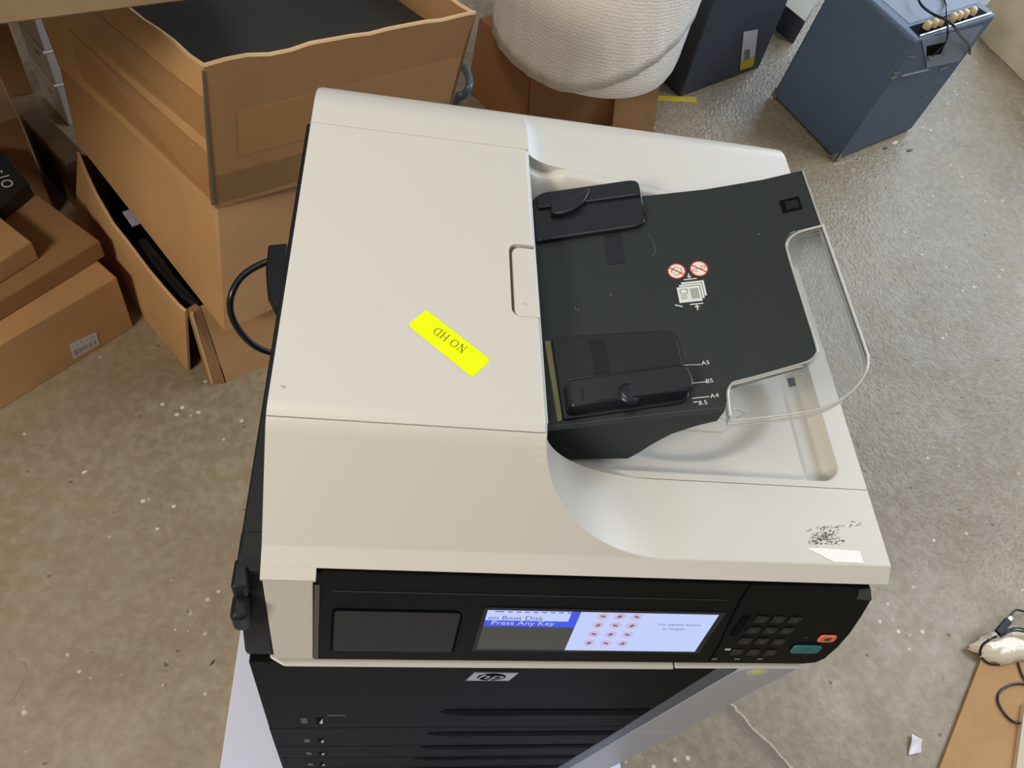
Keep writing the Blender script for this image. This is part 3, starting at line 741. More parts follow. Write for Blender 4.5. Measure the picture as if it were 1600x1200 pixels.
ch = M(); cres = [(.2560, .3760), (.2555, .3580), (.2660, .3555), (.2780, .3585), (.2890, .3680), (.2960, .3820), (.2950, .3900), (.2880, .3820), (.2760, .3770)]
ch.loft([on(x, y, .004) for x, y in cres], [on(x, y, .0125) for x, y in cres]); ch.build('guide_handle', BLACKG, g2, bevel=.0015)
deck(M(), [(.3080, .3280), (.3080, .2850), (.3240, .2850), (.3240, .3280)], .0002, .0007).build('guide_channel', BLACKG, g2)
hl = M().tube([on(x, .3275, .0052) for x in lin(.245, .335, 8)] + [on(.3440, .3310, .0052), on(.3490, .3400, .0052), on(.3490, .3600, .0052)], .0007, 6)
hl.build('guide_rim', BLACKG, g2)
ar = M().tube([on(x, y, .0003) for x, y in [(.3500, .3200), (.3540, .3050), (.3540, .2930), (.3500, .2880)]], .0005, 5); ar.build('guide_outline', INKD, tray)
# ochre strip for the housing interior glimpsed between the guide and the feeder
M().loft([on(.2415, .1985, -.004), on(.2465, .1985, -.004), on(.2515, .1085, -.004), on(.2475, .1075, -.004)], [on(.2415, .1985, .0012), on(.2465, .1985, .0012), on(.2515, .1085, .0012), on(.2475, .1075, .0012)]).build('feeder_interior_strip', YOL, printer)

# printed marks on the tray
def ring(mb, c, rx, ry, w_, e=.0003, n=32):
    vs = []
    for i in range(n):
        a = 2 * math.pi * i / n
        vs += [on(c[0] + rx * math.cos(a), c[1] + ry * math.sin(a), e), on(c[0] + (rx - w_) * math.cos(a), c[1] + (ry - w_) * math.sin(a), e)]
    mb.add(vs, [(2 * i, 2 * ((i + 1) % n), 2 * ((i + 1) % n) + 1, 2 * i + 1) for i in range(n)])
def disc(mb, c, rx, ry, e=.0002, n=32):
    mb.add([on(c[0] + rx * math.cos(2 * math.pi * i / n), c[1] + ry * math.sin(2 * math.pi * i / n), e) for i in range(n)], [tuple(range(n))])
def seg2(mb, a, b, w_, e=.0004):
    a, b = Vector(a), Vector(b); d = (b - a).normalized(); n = Vector((-d.y, d.x)) * w_ / 2
    mb.add([on(p.x, p.y, e) for p in (a - n, b - n, b + n, a + n)], [(0, 1, 2, 3)])
c1 = tr(1057, 424); c2 = tr(1092, 420); c1 = (c1.x, c1.y); c2 = (c2.x, c2.y)
dk, rd, ik = M(), M(), M()
for c in (c1, c2):
    disc(dk, c, .0085, .0098); ring(rd, c, .0088, .0102, .0013); seg2(rd, (c[0] - .0070, c[1] + .0060), (c[0] + .0070, c[1] - .0060), .0012, .0005)
for k in range(9):
    a0_, a1_ = k * .7, k * .7 + .62
    seg2(ik, (c1[0] + .0048 * math.cos(a0_) * (1 - .25 * (k % 2)), c1[1] + .0052 * math.sin(a0_)), (c1[0] + .0048 * math.cos(a1_), c1[1] + .0052 * math.sin(a1_) * (1 - .2 * (k % 2))), .0006)
for sx in (-1, 1):
    for dy in (-.0014, .0014): seg2(ik, (c2[0] + sx * .0012, c2[1] + dy + sx * .0012), (c2[0] + sx * .0062, c2[1] + dy + sx * .002), .0005)
    seg2(ik, (c2[0] + sx * .0062, c2[1] - .0014 + sx * .002), (c2[0] + sx * .0062, c2[1] + .0014 + sx * .002), .0005)
dk.build('warning_disc', INKP, tray); rd.build('warning_ring', INKR, tray); ik.build('warning_symbol', INKD, tray)
pg, pl_ = M(), M()
dc = tr(1079, 457); dx_, dy_ = dc.x, dc.y
for k in (2, 1, 0):
    ox, oy = k * .0025, k * .0030
    pg.add([on(dx_ + a + ox, dy_ + b + oy, .0003 + (2 - k) * .00012) for a, b in ((-.0120, -.0120), (.0095, -.0120), (.0095, .0080), (-.0120, .0080))], [(0, 1, 2, 3)])
    pl_.add([on(dx_ + a + ox, dy_ + b + oy, .00036 + (2 - k) * .00012) for a, b in ((-.0120, .0074), (.0095, .0074), (.0095, .0080), (-.0120, .0080))], [(0, 1, 2, 3)])
    pl_.add([on(dx_ + a + ox, dy_ + b + oy, .00036 + (2 - k) * .00012) for a, b in ((.0090, -.0120), (.0095, -.0120), (.0095, .0080), (.0090, .0080))], [(0, 1, 2, 3)])
for k in range(5): seg2(pl_, (dx_ + .0005 + k * .0015, dy_ - .0085), (dx_ + .0005 + k * .0015, dy_ + .0045), .0006, .0007)
ringp = [(-.0095, -.001), (-.003, -.001), (-.003, .0045), (-.0095, .0045)]
for i in range(4): seg2(pl_, (dx_ + ringp[i][0], dy_ + ringp[i][1]), (dx_ + ringp[(i + 1) % 4][0], dy_ + ringp[(i + 1) % 4][1]), .0005, .0007)
for k in range(3): seg2(pl_, (dx_ - .0095, dy_ - .003 - k * .002), (dx_ - .004, dy_ - .003 - k * .002), .0005, .0007)
seg2(pg, (dx_ - .004, dy_ + .0165), (dx_ + .008, dy_ + .0165), .0013); seg2(pg, (dx_ + .0015, dy_ + .024), (dx_ + .0015, dy_ + .019), .0011)
pg.add([on(dx_ + a, dy_ + b, .0004) for a, b in ((-.001, .0205), (.004, .0205), (.0015, .0175))], [(0, 1, 2)])
seg2(pg, (dx_ - .003, dy_ - .0150), (dx_ + .009, dy_ - .0150), .0013); seg2(pg, (dx_ + .003, dy_ - .0225), (dx_ + .003, dy_ - .0175), .0011)
pg.add([on(dx_ + a, dy_ + b, .0004) for a, b in ((.0005, -.019), (.0055, -.019), (.003, -.0160))], [(0, 1, 2)])
seg2(pg, (dx_ - .0165, dy_ - .0135), (dx_ - .010, dy_ - .0165), .0013)
pg.build('loading_diagram', INKW, tray); pl_.build('diagram_lines', INKD, tray)
ln = M()
for (u0, v0, u1, v1, ut, vt, s_) in ((1068, 571, 1095, 570, 1102, 567.5, 'A5'), (1075, 600, 1103, 597, 1108, 596, 'B5'), (1081, 623, 1108, 620, 1116, 619, 'A4'), (1083, 629, 1090, 628, 1098, 630, '8.5')):
    a, b, c = tr(u0, v0), tr(u1, v1), tr(ut, vt)
    seg2(ln, (a.x, a.y), (b.x, b.y), .0008)
    text_on(ln, s_, .0062, on(c.x, c.y, .0005), Vector((1, 0, .38)), Vector((0, 1, 0)))
ln.build('size_marks', INKW, tray)
for (u, v) in ((954, 461), (1186, 366), (903, 484), (899, 481)):
    p = tr(u, v); M().add([on(p.x - .0005, p.y - .0004, .0003), on(p.x + .0005, p.y - .0003, .0003), on(p.x + .0003, p.y + .0005, .0003)], [(0, 1, 2)]).build('speck', INKW, tray)

# clear extension round the near outer corner of the tray
def y_ext(x):
    if x < .448: return .0905
    return .0905 + .052 * (1 - math.sqrt(max(0, 1 - ((x - .448) / .0592) ** 2)))
xe = lin(.3900, .3985, 10) + lin(.401, .448, 8) + lin(.45, .4716, 12) + lin(.47165, .4722, 4) + lin(.4726, .5066, 34)
ext = M().height(xe, lin(0, 1, 4), lambda x, y: P_(x) - .0012, lambda x, y: P_(x) - .0034, lambda x, t: y_ext(x) + (y_in(x) - .0004 - y_ext(x)) * t).build('clear_extension', CLEAR, printer, smooth=30)
outer = [(x, y_ext(x)) for x in lin(.3900, .448, 6) + lin(.45, .5068, 30)] + [(.5070, y) for y in lin(.155, .2955, 10)]
inner = [(.3905, .0950), (.3915, .1080), (.3930, .1200), (.3975, .1275), (.4040, .1300), (.430, .1345), (.455, .1390), (.4640, .1415), (.4700, .1470), (.4725, .156), (.4725, .200), (.4725, .270), (.4750, .2830), (.4820, .2900), (.4900, .2925), (.5060, .2935)]
rim = M().tube([on(x, y, -.0005) for x, y in outer], .0012, 8); rim.tube([on(x, y, -.0105) for x, y in outer], .0011, 8)
rim.tube([on(x, y, -.0005) for x, y in spline([(a, b, 0) for a, b in inner], 4) for x, y in [(x, y)]] if False else [on(p.x, p.y, -.0002) for p in spline([(a, b, 0) for a, b in inner], 4)], .0013, 8)
rim.build('rim', CLEARE, ext, smooth=60)
band = M(); n = len(outer)
band.add([on(x, y, -.0005) for x, y in outer] + [on(x, y, -.0105) for x, y in outer], [(i, i + 1, n + i + 1, n + i) for i in range(n - 1)])
bo = band.build('rim_wall', CLEAR, ext, smooth=60)
inb = M(); ip = spline([(a, b, 0) for a, b in inner], 4); n = len(ip)
inb.add([on(p.x, p.y, -.0002) for p in ip] + [on(p.x + .002, p.y - .002, -.0130) for p in ip], [(i, i + 1, n + i + 1, n + i) for i in range(n - 1)]); inb.build('inner_wall', CLEAR, ext, smooth=60)
ct = M(); p = tr(1240, 594)
ct.tube([on(p.x + a, p.y + b, -.002) for a, b in ((-.004, -.006), (.010, -.006), (.010, .006), (-.004, .006))], .0008, 6, closed=True); ct.build('catch', CLEARE, ext)
deck(M(), [(p.x - .003, p.y - .005), (p.x + .003, p.y - .005), (p.x + .003, p.y + .005), (p.x - .003, p.y + .005)], -.0045, -.0038).build('catch_pad', BODY, ext)
p = tr(1146, 652); ft = M(); ft.tube([on(p.x - .001, p.y - .001, -.001), on(p.x + .012, p.y + .004, -.004), on(p.x + .002, p.y + .010, -.001)], .0009, 6); ft.build('hinge_foot', CLEARE, ext)

# power lead and plug at the back left of the printer
pc = Vector((-0.055, 0.57, -0.36))
plug = M()
cbl = [at(478, 405, -.34), at(440, 405, -.34), at(410, 412, -.345), at(378, 432, -.36), at(361, 463, -.38), at(362, 493, -.41), at(378, 522, -.44), at(402, 543, -.47), at(430, 552, -.50), at(470, 550, -.53), at(500, 560, -.6)]
lead = M().tube(spline(cbl, 6), .0055, 10)
lo = lead.build('power_lead', RUB, None, smooth=60); tag(lo, 'thick black power lead looping out behind the printer on its left', 'cable')
pa = [at(421, 402, -.36), at(450, 399, -.36), at(450, 500, -.36), at(431, 494, -.36), at(419, 470, -.36), at(417, 440, -.36)]
pl2 = M().plate([Vector((p.x, p.y, -.36)) for p in pa], (0, 0, 1), .03).build('plug', BODYD, lo, bevel=.003)
h0 = at(714, 158, -.60); lo2 = M().tube(spline([V(h0.x - .01, h0.y + .02, FLOOR + .01), V(h0.x - .005, h0.y + .01, -.8), at(714, 158, -.60), at(724, 150, -.58), at(733, 135, -.56), at(731, 116, -.56), at(722, 104, -.57), at(712, 110, -.60)], 6), .010, 10).build('hose', mat('grey_hose', srgb(70, 84, 96), .22), None, smooth=60)
tag(lo2, 'short dark glossy hose curling out beside the big open carton behind the printer', 'hose')

# ------------------------------------------------------------------ cartons behind and left of the printer
def quadbox(mb, base, topq, z0, z1):
    return mb.hexa([V(x, y, z0) for x, y in base] + [V(x, y, z1) for x, y in topq])
def wall_panel(mb, a0, b0, a1, b1, z0, z1, t, inward):
    n = Vector(inward).normalized() * t
    A = [V(a0[0], a0[1], z0), V(b0[0], b0[1], z0), V(b1[0], b1[1], z1), V(a1[0], a1[1], z1)]
    return mb.loft(A, [p + n for p in A])

# lowest carton, open at the top, left wall bulging outwards
low = empty('open_carton', (-0.35, 1.15, FLOOR), 'bottom cardboard carton of the stack, torn open at its corner with black gear inside', 'cardboard box', 'stacked cartons behind the printer')
rimp = [(121, 240), (132, 268), (149, 305), (175, 350), (198, 379), (230, 422), (256, 453), (278, 478), (289, 487)]
RZ = -0.775
top_ = [at(u, v, RZ) for u, v in rimp]
fb0, fb1 = at(294, 580, FLOOR), at(220, 490, FLOOR); dbl = (fb1 - fb0).normalized()
bot_ = []
for i, p in enumerate(top_):
    d = (p - top_[-1]).length; bot_.append(fb0 + dbl * d)
nin = Vector((0.75, 0.55, 0)).normalized() * 0.006
n = len(top_)
lw = M()
ra = []
for i in range(n):
    ra += [bot_[i], top_[i], top_[i] + nin, bot_[i] + nin]
fs = []
for i in range(n - 1):
    for k in range(4): fs.append((4 * i + k, 4 * i + (k + 1) % 4, 4 * i + 4 + (k + 1) % 4, 4 * i + 4 + k))
fs += [(0, 1, 2, 3), (4 * n - 1, 4 * n - 2, 4 * n - 3, 4 * n - 4)]
lw.add(ra, fs); lw.build('left_wall', CARD2, low, smooth=30)
rimm = M().tube([p + nin * .5 + V(0, 0, .001) for p in top_], .0036, 6).build('torn_rim', CARDE, low)
A0, A1 = at(354, 598, FLOOR), at(420, 570, FLOOR); df = (A1 - A0).normalized(); nf = Vector((-df.y, df.x, 0))
T0 = at(315, 481, RZ)
fw = M().loft([A0, A0 + df * .50, T0 + df * .52, T0], [p + nf * .006 for p in (A0, A0 + df * .50, T0 + df * .52, T0)]); fw.build('front_wall', CARD2, low)
fl0, fl1 = at(332, 600, FLOOR), at(352, 599, FLOOR); ft0, ft1 = at(300, 489, RZ), at(314, 481, RZ)
M().loft([fl0, fl1, ft1, ft0], [p + nf * .005 + V(-.01, .006, 0) for p in (fl0, fl1, ft1, ft0)]).build('corner_flap', CARDD, low)
M().tube([ft0, ft0 * .5 + fl0 * .5, fl0 + V(0, 0, .003)], .0035, 6).build('torn_edge', CARDE, low)
L_end = bot_[0]
M().loft([A0 + df * .50, L_end + df * .52 + V(0, 0, 0), L_end + df * .52 + V(0, 0, .28), A0 + df * .5 + V(0, 0, .28)], [p - df * .006 for p in (A0 + df * .50, L_end + df * .52, L_end + df * .52 + V(0, 0, .28), A0 + df * .5 + V(0, 0, .28))]).build('right_wall', CARD2, low)
bwq = [L_end, L_end + df * .52, top_[0] + df * .50, top_[0]]; M().loft(bwq, [p - nf * .006 for p in bwq]).build('back_wall', CARD2, low)
M().loft([A0 + nf * .02 - df * .02, A0 + df * .49 + nf * .01, L_end + df * .49 - nf * .02, L_end + df * .02 - nf * .02], [p + V(0, 0, .008) for p in (A0 + nf * .02 - df * .02, A0 + df * .49 + nf * .01, L_end + df * .49 - nf * .02, L_end + df * .02 - nf * .02)]).build('carton_floor', CARDD, low)

# middle carton
Nb, Nt = V(-.2281, .7683, 0), V(-.207, .7742, 0)
dl = V(-.646 + .2281, 1.289 - .7683, 0).normalized(); dr = V(.0866, .0699, 0).normalized()
zm0, zm1, zt1 = -.771, -.411, -.130
def cr_(N, a, b): return [(N.x, N.y), (N.x + dr.x * b, N.y + dr.y * b), (N.x + dr.x * b + dl.x * a, N.y + dr.y * b + dl.y * a), (N.x + dl.x * a, N.y + dl.y * a)]
mid = quadbox(M(), cr_(Nb, .667, .46), cr_(Nt, .655, .46), zm0, zm1).build('carton', CARD, None, bevel=.004)
tag(mid, 'plain closed cardboard carton in the middle of the stack, under the open dark-filled one', 'cardboard box', 'stacked cartons behind the printer')
# black gear between the middle and lowest carton
gp0, gp1 = at(310, 478, RZ), at(130, 246, RZ)
gd = (gp1 - gp0).normalized(); gn = V(gd.y, -gd.x, 0)
if gn.x < 0: gn = -gn
def gpt(s_, w_, z): p = gp0 + gd * s_ + gn * w_; return V(p.x, p.y, z)
gear = empty('equipment_case', tuple(gpt(.25, .10, FLOOR + .012)), 'glossy black plastic gear wedged inside the torn bottom carton', 'equipment')
q = rounded([tuple(gpt(.05, .012, 0))[:2], tuple(gpt(.47, .012, 0))[:2], tuple(gpt(.47, .30, 0))[:2], tuple(gpt(.05, .30, 0))[:2]], .02)
M().prism_z(q, FLOOR + .012, -.83).build('case_body', SLOT, gear, bevel=.01)
hm = M().tube([gpt(.03, .004, -.815), gpt(.10, -.004, -.806), gpt(.17, -.004, -.802), gpt(.24, -.002, -.806)], [.020, .023, .024, .020], 14); hm.build('black_sleeve', RUB, gear, smooth=60)
M().tube([gpt(.012, .008, -.800), gpt(.05, -.002, -.797), gpt(.115, -.006, -.796)], [.014, .018, .017], 12).build('black_sleeve', RUB, gear, smooth=60)
l0 = at(205, 338, -.79); ldir = V(gd.x, gd.y, 0)
lb = M().loft([l0 + ldir * .022 + gn * -.010, l0 - ldir * .028 + gn * -.012, l0 - ldir * .028 + gn * .022, l0 + ldir * .022 + gn * .022], [p + V(0, 0, -.004) for p in (l0 + ldir * .022 + gn * -.010, l0 - ldir * .028 + gn * -.012, l0 - ldir * .028 + gn * .022, l0 + ldir * .022 + gn * .022)])
lb.build('pale_label', mat('pale_lilac', srgb(168, 168, 190), .5), gear)

# top carton, open, dark inside
up = empty('open_carton', (-.1, 1.0, zm1), 'large open cardboard carton with torn rim and shiny tape, topmost of the stack', 'cardboard box', 'stacked cartons behind the printer')
N1 = at(318, 106, zt1); R1 = at(744, 22, zt1); K1 = at(200, 16, zt1)
dL = (K1 - N1).normalized(); dR = (R1 - N1).normalized()
N0 = V(Nt.x - .001, Nt.y - .002, zm1); R0 = N0 + dR * (R1 - N1).length * .965; L0 = N0 + V(-.202, .198, 0).normalized() * .47; L1 = N1 + dL * .475
B1 = L1 + dR * .47; B0 = L0 + dR * .45
def rag(a, b, n_, amp, seed):
    r_ = random.Random(seed); return [a + (b - a) * (i / n_) + V(0, 0, r_.uniform(-amp, amp) if 0 < i < n_ else 0) for i in range(n_ + 1)]
def ragwall(name, b0, b1, t0, t1, inward, seed, m_):
    T = rag(t0, t1, 14, .0035, seed); Bp = [b0 + (b1 - b0) * (i / 14) for i in range(15)]; nv = Vector(inward).normalized() * .0065
    mb = M(); vs = []
    for i in range(15): vs += [Bp[i], T[i], T[i] + nv, Bp[i] + nv]
    fs = [(4 * i + k, 4 * i + (k + 1) % 4, 4 * i + 4 + (k + 1) % 4, 4 * i + 4 + k) for i in range(14) for k in range(4)] + [(0, 1, 2, 3), (59, 58, 57, 56)]
    mb.add(vs, fs); o = mb.build(name, m_, up)
    M().tube([p + nv * .5 + V(0, 0, .0008) for p in T], .0036, 6).build('torn_rim', CARDE, o)
    return o
wl_ = ragwall('left_wall', N0, L0, N1, L1, V(-dL.y, dL.x, 0) if (-dL.y * dR.x + dL.x * dR.y) > 0 else V(dL.y, -dL.x, 0), 1, CARD)
wr_ = ragwall('front_wall', N0, R0, N1, R1, V(-dR.y, dR.x, 0), 2, CARDD)  # darker cardboard here and on the right wall paints in their shade
ragwall('right_wall', R0, B0, R1, B1, -dR, 3, CARDD)
ragwall('back_wall', L0, B0, L1, B1, V(dR.y, -dR.x, 0), 4, CARD)
M().loft([N0 + V(0, .01, .004), R0 + V(-.01, 0, .004), B0 + V(0, 0, .004), L0 + V(.01, 0, .004)], [p + V(0, 0, .006) for p in (N0 + V(0, .01, .004), R0 + V(-.01, 0, .004), B0 + V(0, 0, .004), L0 + V(.01, 0, .004))]).build('carton_floor', CARDD, up)
# corner split with darker paper showing
M().tube([N1 + V(-.001, -.001, -.005), N1 * .6 + N0 * .4 + V(-.0015, -.0015, 0), N0 + V(-.001, -.001, .012)], [.0022, .0030, .0042], 6).build('corner_split', mat('grey_board', srgb(92, 84, 70), .8), up)
# parcel tape across the walls
def tape(o, b0, b1, t0, t1, s0, s1, h0, h1, out, m_=TAPE, skew=0.0):
    def pt(s_, h): return (b0 + (b1 - b0) * s_) * (1 - h) + (t0 + (t1 - t0) * s_) * h
    nv = Vector(out).normalized() * .0009
    P = [pt(s0, h0), pt(s1, h0 + skew), pt(s1, h1 + skew), pt(s0, h1)]
    return M().loft([p + nv for p in P], [p + nv * .3 for p in P]).build('parcel_tape', m_, o)
oR = V(dR.y, -dR.x, 0); oL = V(dL.y, -dL.x, 0)
if oL.x > 0: oL = -oL
tape(wr_, N0, R0, N1, R1, .10, .985, .36, .68, oR, skew=.03)
tape(wr_, N0, R0, N1, R1, .02, .70, .04, .26, oR, mat('parcel_tape_dull', srgb(136, 104, 68), .3, vary=.1, scale=7, bump=.5, bscale=12, coat=.2), skew=.02)
tape(wl_, N0, L0, N1, L1, .0, .9, .52, .80, oL, mat('parcel_tape_tan', srgb(166, 124, 80), .3, vary=.1, scale=7, bump=.4, bscale=12, coat=.2))
tape(wl_, N0, L0, N1, L1, .02, .8, .05, .42, oL, mat('parcel_tape_amber', srgb(168, 126, 82), .25, vary=.12, scale=7, bump=.6, bscale=14, coat=.3), skew=.05)
# dark filler added so the carton's inside reads near-black
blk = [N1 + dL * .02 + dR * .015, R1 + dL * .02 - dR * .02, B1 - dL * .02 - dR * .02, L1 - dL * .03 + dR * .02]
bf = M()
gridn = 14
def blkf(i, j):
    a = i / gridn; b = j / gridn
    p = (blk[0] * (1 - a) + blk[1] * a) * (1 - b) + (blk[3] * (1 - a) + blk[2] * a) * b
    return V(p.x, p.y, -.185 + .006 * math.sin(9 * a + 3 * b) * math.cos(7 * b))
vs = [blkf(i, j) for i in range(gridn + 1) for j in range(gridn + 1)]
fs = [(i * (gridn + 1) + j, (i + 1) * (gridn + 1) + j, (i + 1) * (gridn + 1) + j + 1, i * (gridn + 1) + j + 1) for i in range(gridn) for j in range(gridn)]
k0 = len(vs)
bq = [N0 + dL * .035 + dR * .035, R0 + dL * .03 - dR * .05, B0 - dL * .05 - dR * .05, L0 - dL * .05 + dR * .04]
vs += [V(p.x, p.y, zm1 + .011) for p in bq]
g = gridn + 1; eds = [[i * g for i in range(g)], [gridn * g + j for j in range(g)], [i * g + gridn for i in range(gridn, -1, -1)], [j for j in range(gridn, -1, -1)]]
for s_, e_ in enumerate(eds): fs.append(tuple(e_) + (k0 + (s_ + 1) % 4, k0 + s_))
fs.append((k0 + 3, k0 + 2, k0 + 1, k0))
cb = M().add(vs, fs).build('dark_filler', mat('filler_black', srgb(34, 32, 28), .8, vary=.1, scale=6), None, smooth=40)
tag(cb, 'dark black-brown padding added to darken the open top carton', 'filler')

# flat long cartons at the left edge
c1 = V(-.507, .973, 0); d1 = V(-.66, -.75, 0).normalized(); e1 = V(-.75, .66, 0).normalized()
def cart(c, d, L, e, D, z0, z1, m_, label, nm='carton', grp='cartons on the left'):
    q = [c, c + d * L, c + d * L + e * D, c + e * D]; q = [(p.x, p.y) for p in q]
    o = quadbox(M(), q, q, z0, z1).build(nm, m_, None, bevel=.003); tag(o, label, 'cardboard box', grp); return o
b1 = cart(c1, d1, .75, e1, .27, FLOOR, -.872, CARD, 'long flat cardboard carton on the floor with a shipping label, lowest at left')
lp_ = [(108, 538), (150, 519), (156, 538), (115, 561)]
nrm1 = V(d1.y, -d1.x, 0); 
if nrm1.dot(V(.3, -1, 0)) < 0: nrm1 = -nrm1
P1 = c1 + nrm1 * .0008
lab = M().plate([atp(u, v, P1, nrm1) for u, v in lp_], nrm1, .0004).build('shipping_label', PAPER, b1)
li = M(); la, lb_, lc, ld = [atp(u, v, P1 + nrm1 * .0006, nrm1) for u, v in lp_]
rr_ = random.Random(5)
for k in range(22):
    s_ = .08 + .038 * k; w_ = .014 * rr_.uniform(.5, 1.3)
    f = lambda a, b: (la * (1 - a) + lb_ * a) * (1 - b) + (ld * (1 - a) + lc * a) * b
    t0_, t1_ = (.52, .85) if k % 5 < 4 else (.15, .3)
    li.add([f(s_, t0_), f(s_ + w_, t0_), f(s_ + w_, t1_), f(s_, t1_)], [(0, 1, 2, 3)])
li.build('label_print', INKD, lab)
c2_ = V(-.545, 1.032, 0); d2 = V(-.617, -.787, 0).normalized(); e2 = V(-.80, .60, 0).normalized()
b2 = cart(c2_, d2, .62, e2, .24, -.871, -.819, CARDD, 'thin flat cardboard carton lying on the labelled one')
c3 = at(50, 378, -.765); e3 = V(-.80, .62, 0).normalized(); d3 = (at(0, 409, -.765) - c3).normalized()
c3 = V(c3.x, c3.y, 0)
b3 = cart(c3, d3, .30, e3, .14, -.818, -.765, CARD2, 'small bright tan carton resting on the thin flat one at the left edge')
# carton further back, its shade painted in as darker cardboard
c4 = at(110, 212, -.80); c4 = V(c4.x, c4.y, 0) + V(-.01, -.01, 0)
b4 = cart(V(-.665, 1.36, 0), V(-.72, -.69, 0).normalized(), .055, V(-.69, .72, 0).normalized(), .22, FLOOR, -.875, cardboard('cardboard_shaded', srgb(104, 84, 64)), 'brown carton behind the flat ones, shade painted into its cardboard')
k5 = at(28, 182, -.74); b5 = cart(V(k5.x, k5.y, 0), (at(0, 191, -.74) - k5).normalized(), .35, (at(0, 120, -.74) - k5).normalized(), .17, FLOOR, -.74, CARDD, 'tall brown carton cut by the left edge below the shelf')
# black pouch with white letters
bz = -.775
bq_ = [at(45, 284, bz), at(8, 236, bz), at(-32, 226, bz), at(-50, 340, bz), at(0, 322, bz)]
bgp = rounded([(p.x, p.y) for p in bq_], [.012, .02, .02, .02, 0.01])
k6 = V(-.957, 1.79, 0); b6 = cart(k6, V(-.90, -.43, 0).normalized(), .5, V(-.43, .90, 0).normalized(), .35, FLOOR, -.42, CARDD, 'dark brown carton deep under the shelf behind the others at the left edge')
bag = M().prism_z(bgp, -.8185, bz).build('black_box', mat('pouch_black', srgb(30, 32, 34), .5, vary=.1), None, bevel=.006)
tag(bag, 'small black box with white lettering on the flat cartons at left', 'box')
bt_ = M(); o_ = at(10, 287, bz + .0005); b_ = at(-4, 262, bz + .0005); xd = (o_ - b_).normalized(); yd = V(-xd.y, xd.x, 0)
text_on(bt_, 'O', .034, o_, xd, yd); text_on(bt_, 'I', .034, o_ - xd * .0235 + yd * .001, xd, yd); text_on(bt_, '-', .034, o_ - xd * .041 + yd * .006, xd, yd)
bt_.build('lettering', mat('letter_white', srgb(225, 228, 228), .5), bag)

# stack of white cartons under the shelf
fo = V(-.829, 1.669, 0); dA = V(-.655, .755, 0); dB = V(.83, .55, 0)
def zfor(v_):       # height on the near vertical edge seen at image row v_
    best = None
    for k in range(0, 1200):
        z = FLOOR + k * .001; d = V(fo.x, fo.y, z) - CP; vv = 600 + F * d.dot(r1) / d.dot(r2)
        if best is None or abs(vv - v_) < best[0]: best = (abs(vv - v_), z)
    return best[1]
zl = [FLOOR, zfor(132), zfor(80), zfor(22), zfor(-40)]
for k in range(4):
    q = rounded([(fo.x, fo.y), (fo.x + dB.x * .22, fo.y + dB.y * .22), (fo.x + dB.x * .22 + dA.x * .15, fo.y + dB.y * .22 + dA.y * .15), (fo.x + dA.x * .15, fo.y + dA.y * .15)], .004)
    o = M().prism_z(q, zl[k] + (.001 if k else 0), zl[k + 1] - .001).build('white_carton', WCARD, None, bevel=.002)
    names = ['lowest white carton of the narrow stack under the shelf', 'second white carton from the floor in the narrow stack under the shelf', 'third white carton from the floor in the narrow stack under the shelf', 'uppermost white carton of the narrow stack, tucked under the shelf edge']
    tag(o, names[k], 'carton', 'white cartons under the shelf')
    zz = zl[k + 1] - .004
    M().tube([fo + dA * .148 + V(0, 0, zz), fo + V(-.002, -.002, zz), fo + dB * .2 + V(0, 0, zz)], .0035, 6).build('lid_edge', WEDGE, o)
    if k < 3:
        zc_ = (zl[k] + zl[k + 1]) / 2 + .012; nA = V(-.755, -.655, 0)
        pa_ = [fo + dA * .050 + nA * .0005 + V(0, 0, zc_), fo + dA * .078 + nA * .0005 + V(0, 0, zc_), fo + dA * .078 + nA * .0005 + V(0, 0, zc_ - .004), fo + dA * .050 + nA * .0005 + V(0, 0, zc_ - .004)]
        M().plate(pa_, nA, .0006).build('printed_mark', INKD, o)

# shelf board crossing the top left corner, on its own posts
sz = 0.02
sa, sb_ = at(0, 40, sz), at(300, 1, sz); sd_ = (sb_ - sa).normalized(); sn = V(-sd_.y, sd_.x, 0)
s0, s1 = sa - sd_ * .9, sb_ + sd_ * .05
shelf = empty('storage_shelf', (s0.x, s0.y, FLOOR), 'raised brown shelf board crossing above the cartons, cut by the top left corner', 'shelf')
M().loft([s0, s1, s1 + sn * 1.66, s0 + sn * 1.66], [p + V(0, 0, .035) for p in (s0, s1, s1 + sn * 1.66, s0 + sn * 1.66)]).build('shelf_board', WOOD, shelf, bevel=.003)
for p in (s0 + sd_ * .06 + sn * .05, s0 + sd_ * .06 + sn * 1.6, s1 - sd_ * .06 + sn * 1.6):
    M().box(p.x - .02, p.x + .02, p.y - .02, p.y + .02, FLOOR, sz).build('shelf_post', METAL, shelf)

# ------------------------------------------------------------------ carton with the bubble wrap roll on it
ez = -.785
E0, E1, E2, E3 = (.335, 2.085), (.50, 1.905), (.965, 2.045), (.85, 2.42)
ec_ = quadbox(M(), [E0, E1, E2, E3], [E0, E1, E2, E3], FLOOR, ez).build('carton', CARDR, None, bevel=.004)
tag(ec_, 'reddish brown carton under the bubble wrap roll behind the printer', 'cardboard box')
fp = M().plate([V(.50, 1.9035, ez - .02), V(.62, 1.940, ez - .01), V(.66, 1.950, ez - .27), V(.54, 1.914, ez - .27)], V(.28, -.95, 0), .004).build('side_flap', CARDR, ec_)
fp = M().plate([V(.80, 1.993, ez - .06), V(.955, 2.040, ez - .04), V(1.0, 2.0, FLOOR + .004), V(.84, 1.95, FLOOR + .004)], V(.28, -.95, .3), .004).build('side_flap', CARDD, ec_)
rc = (.676, 2.035); RR = .302
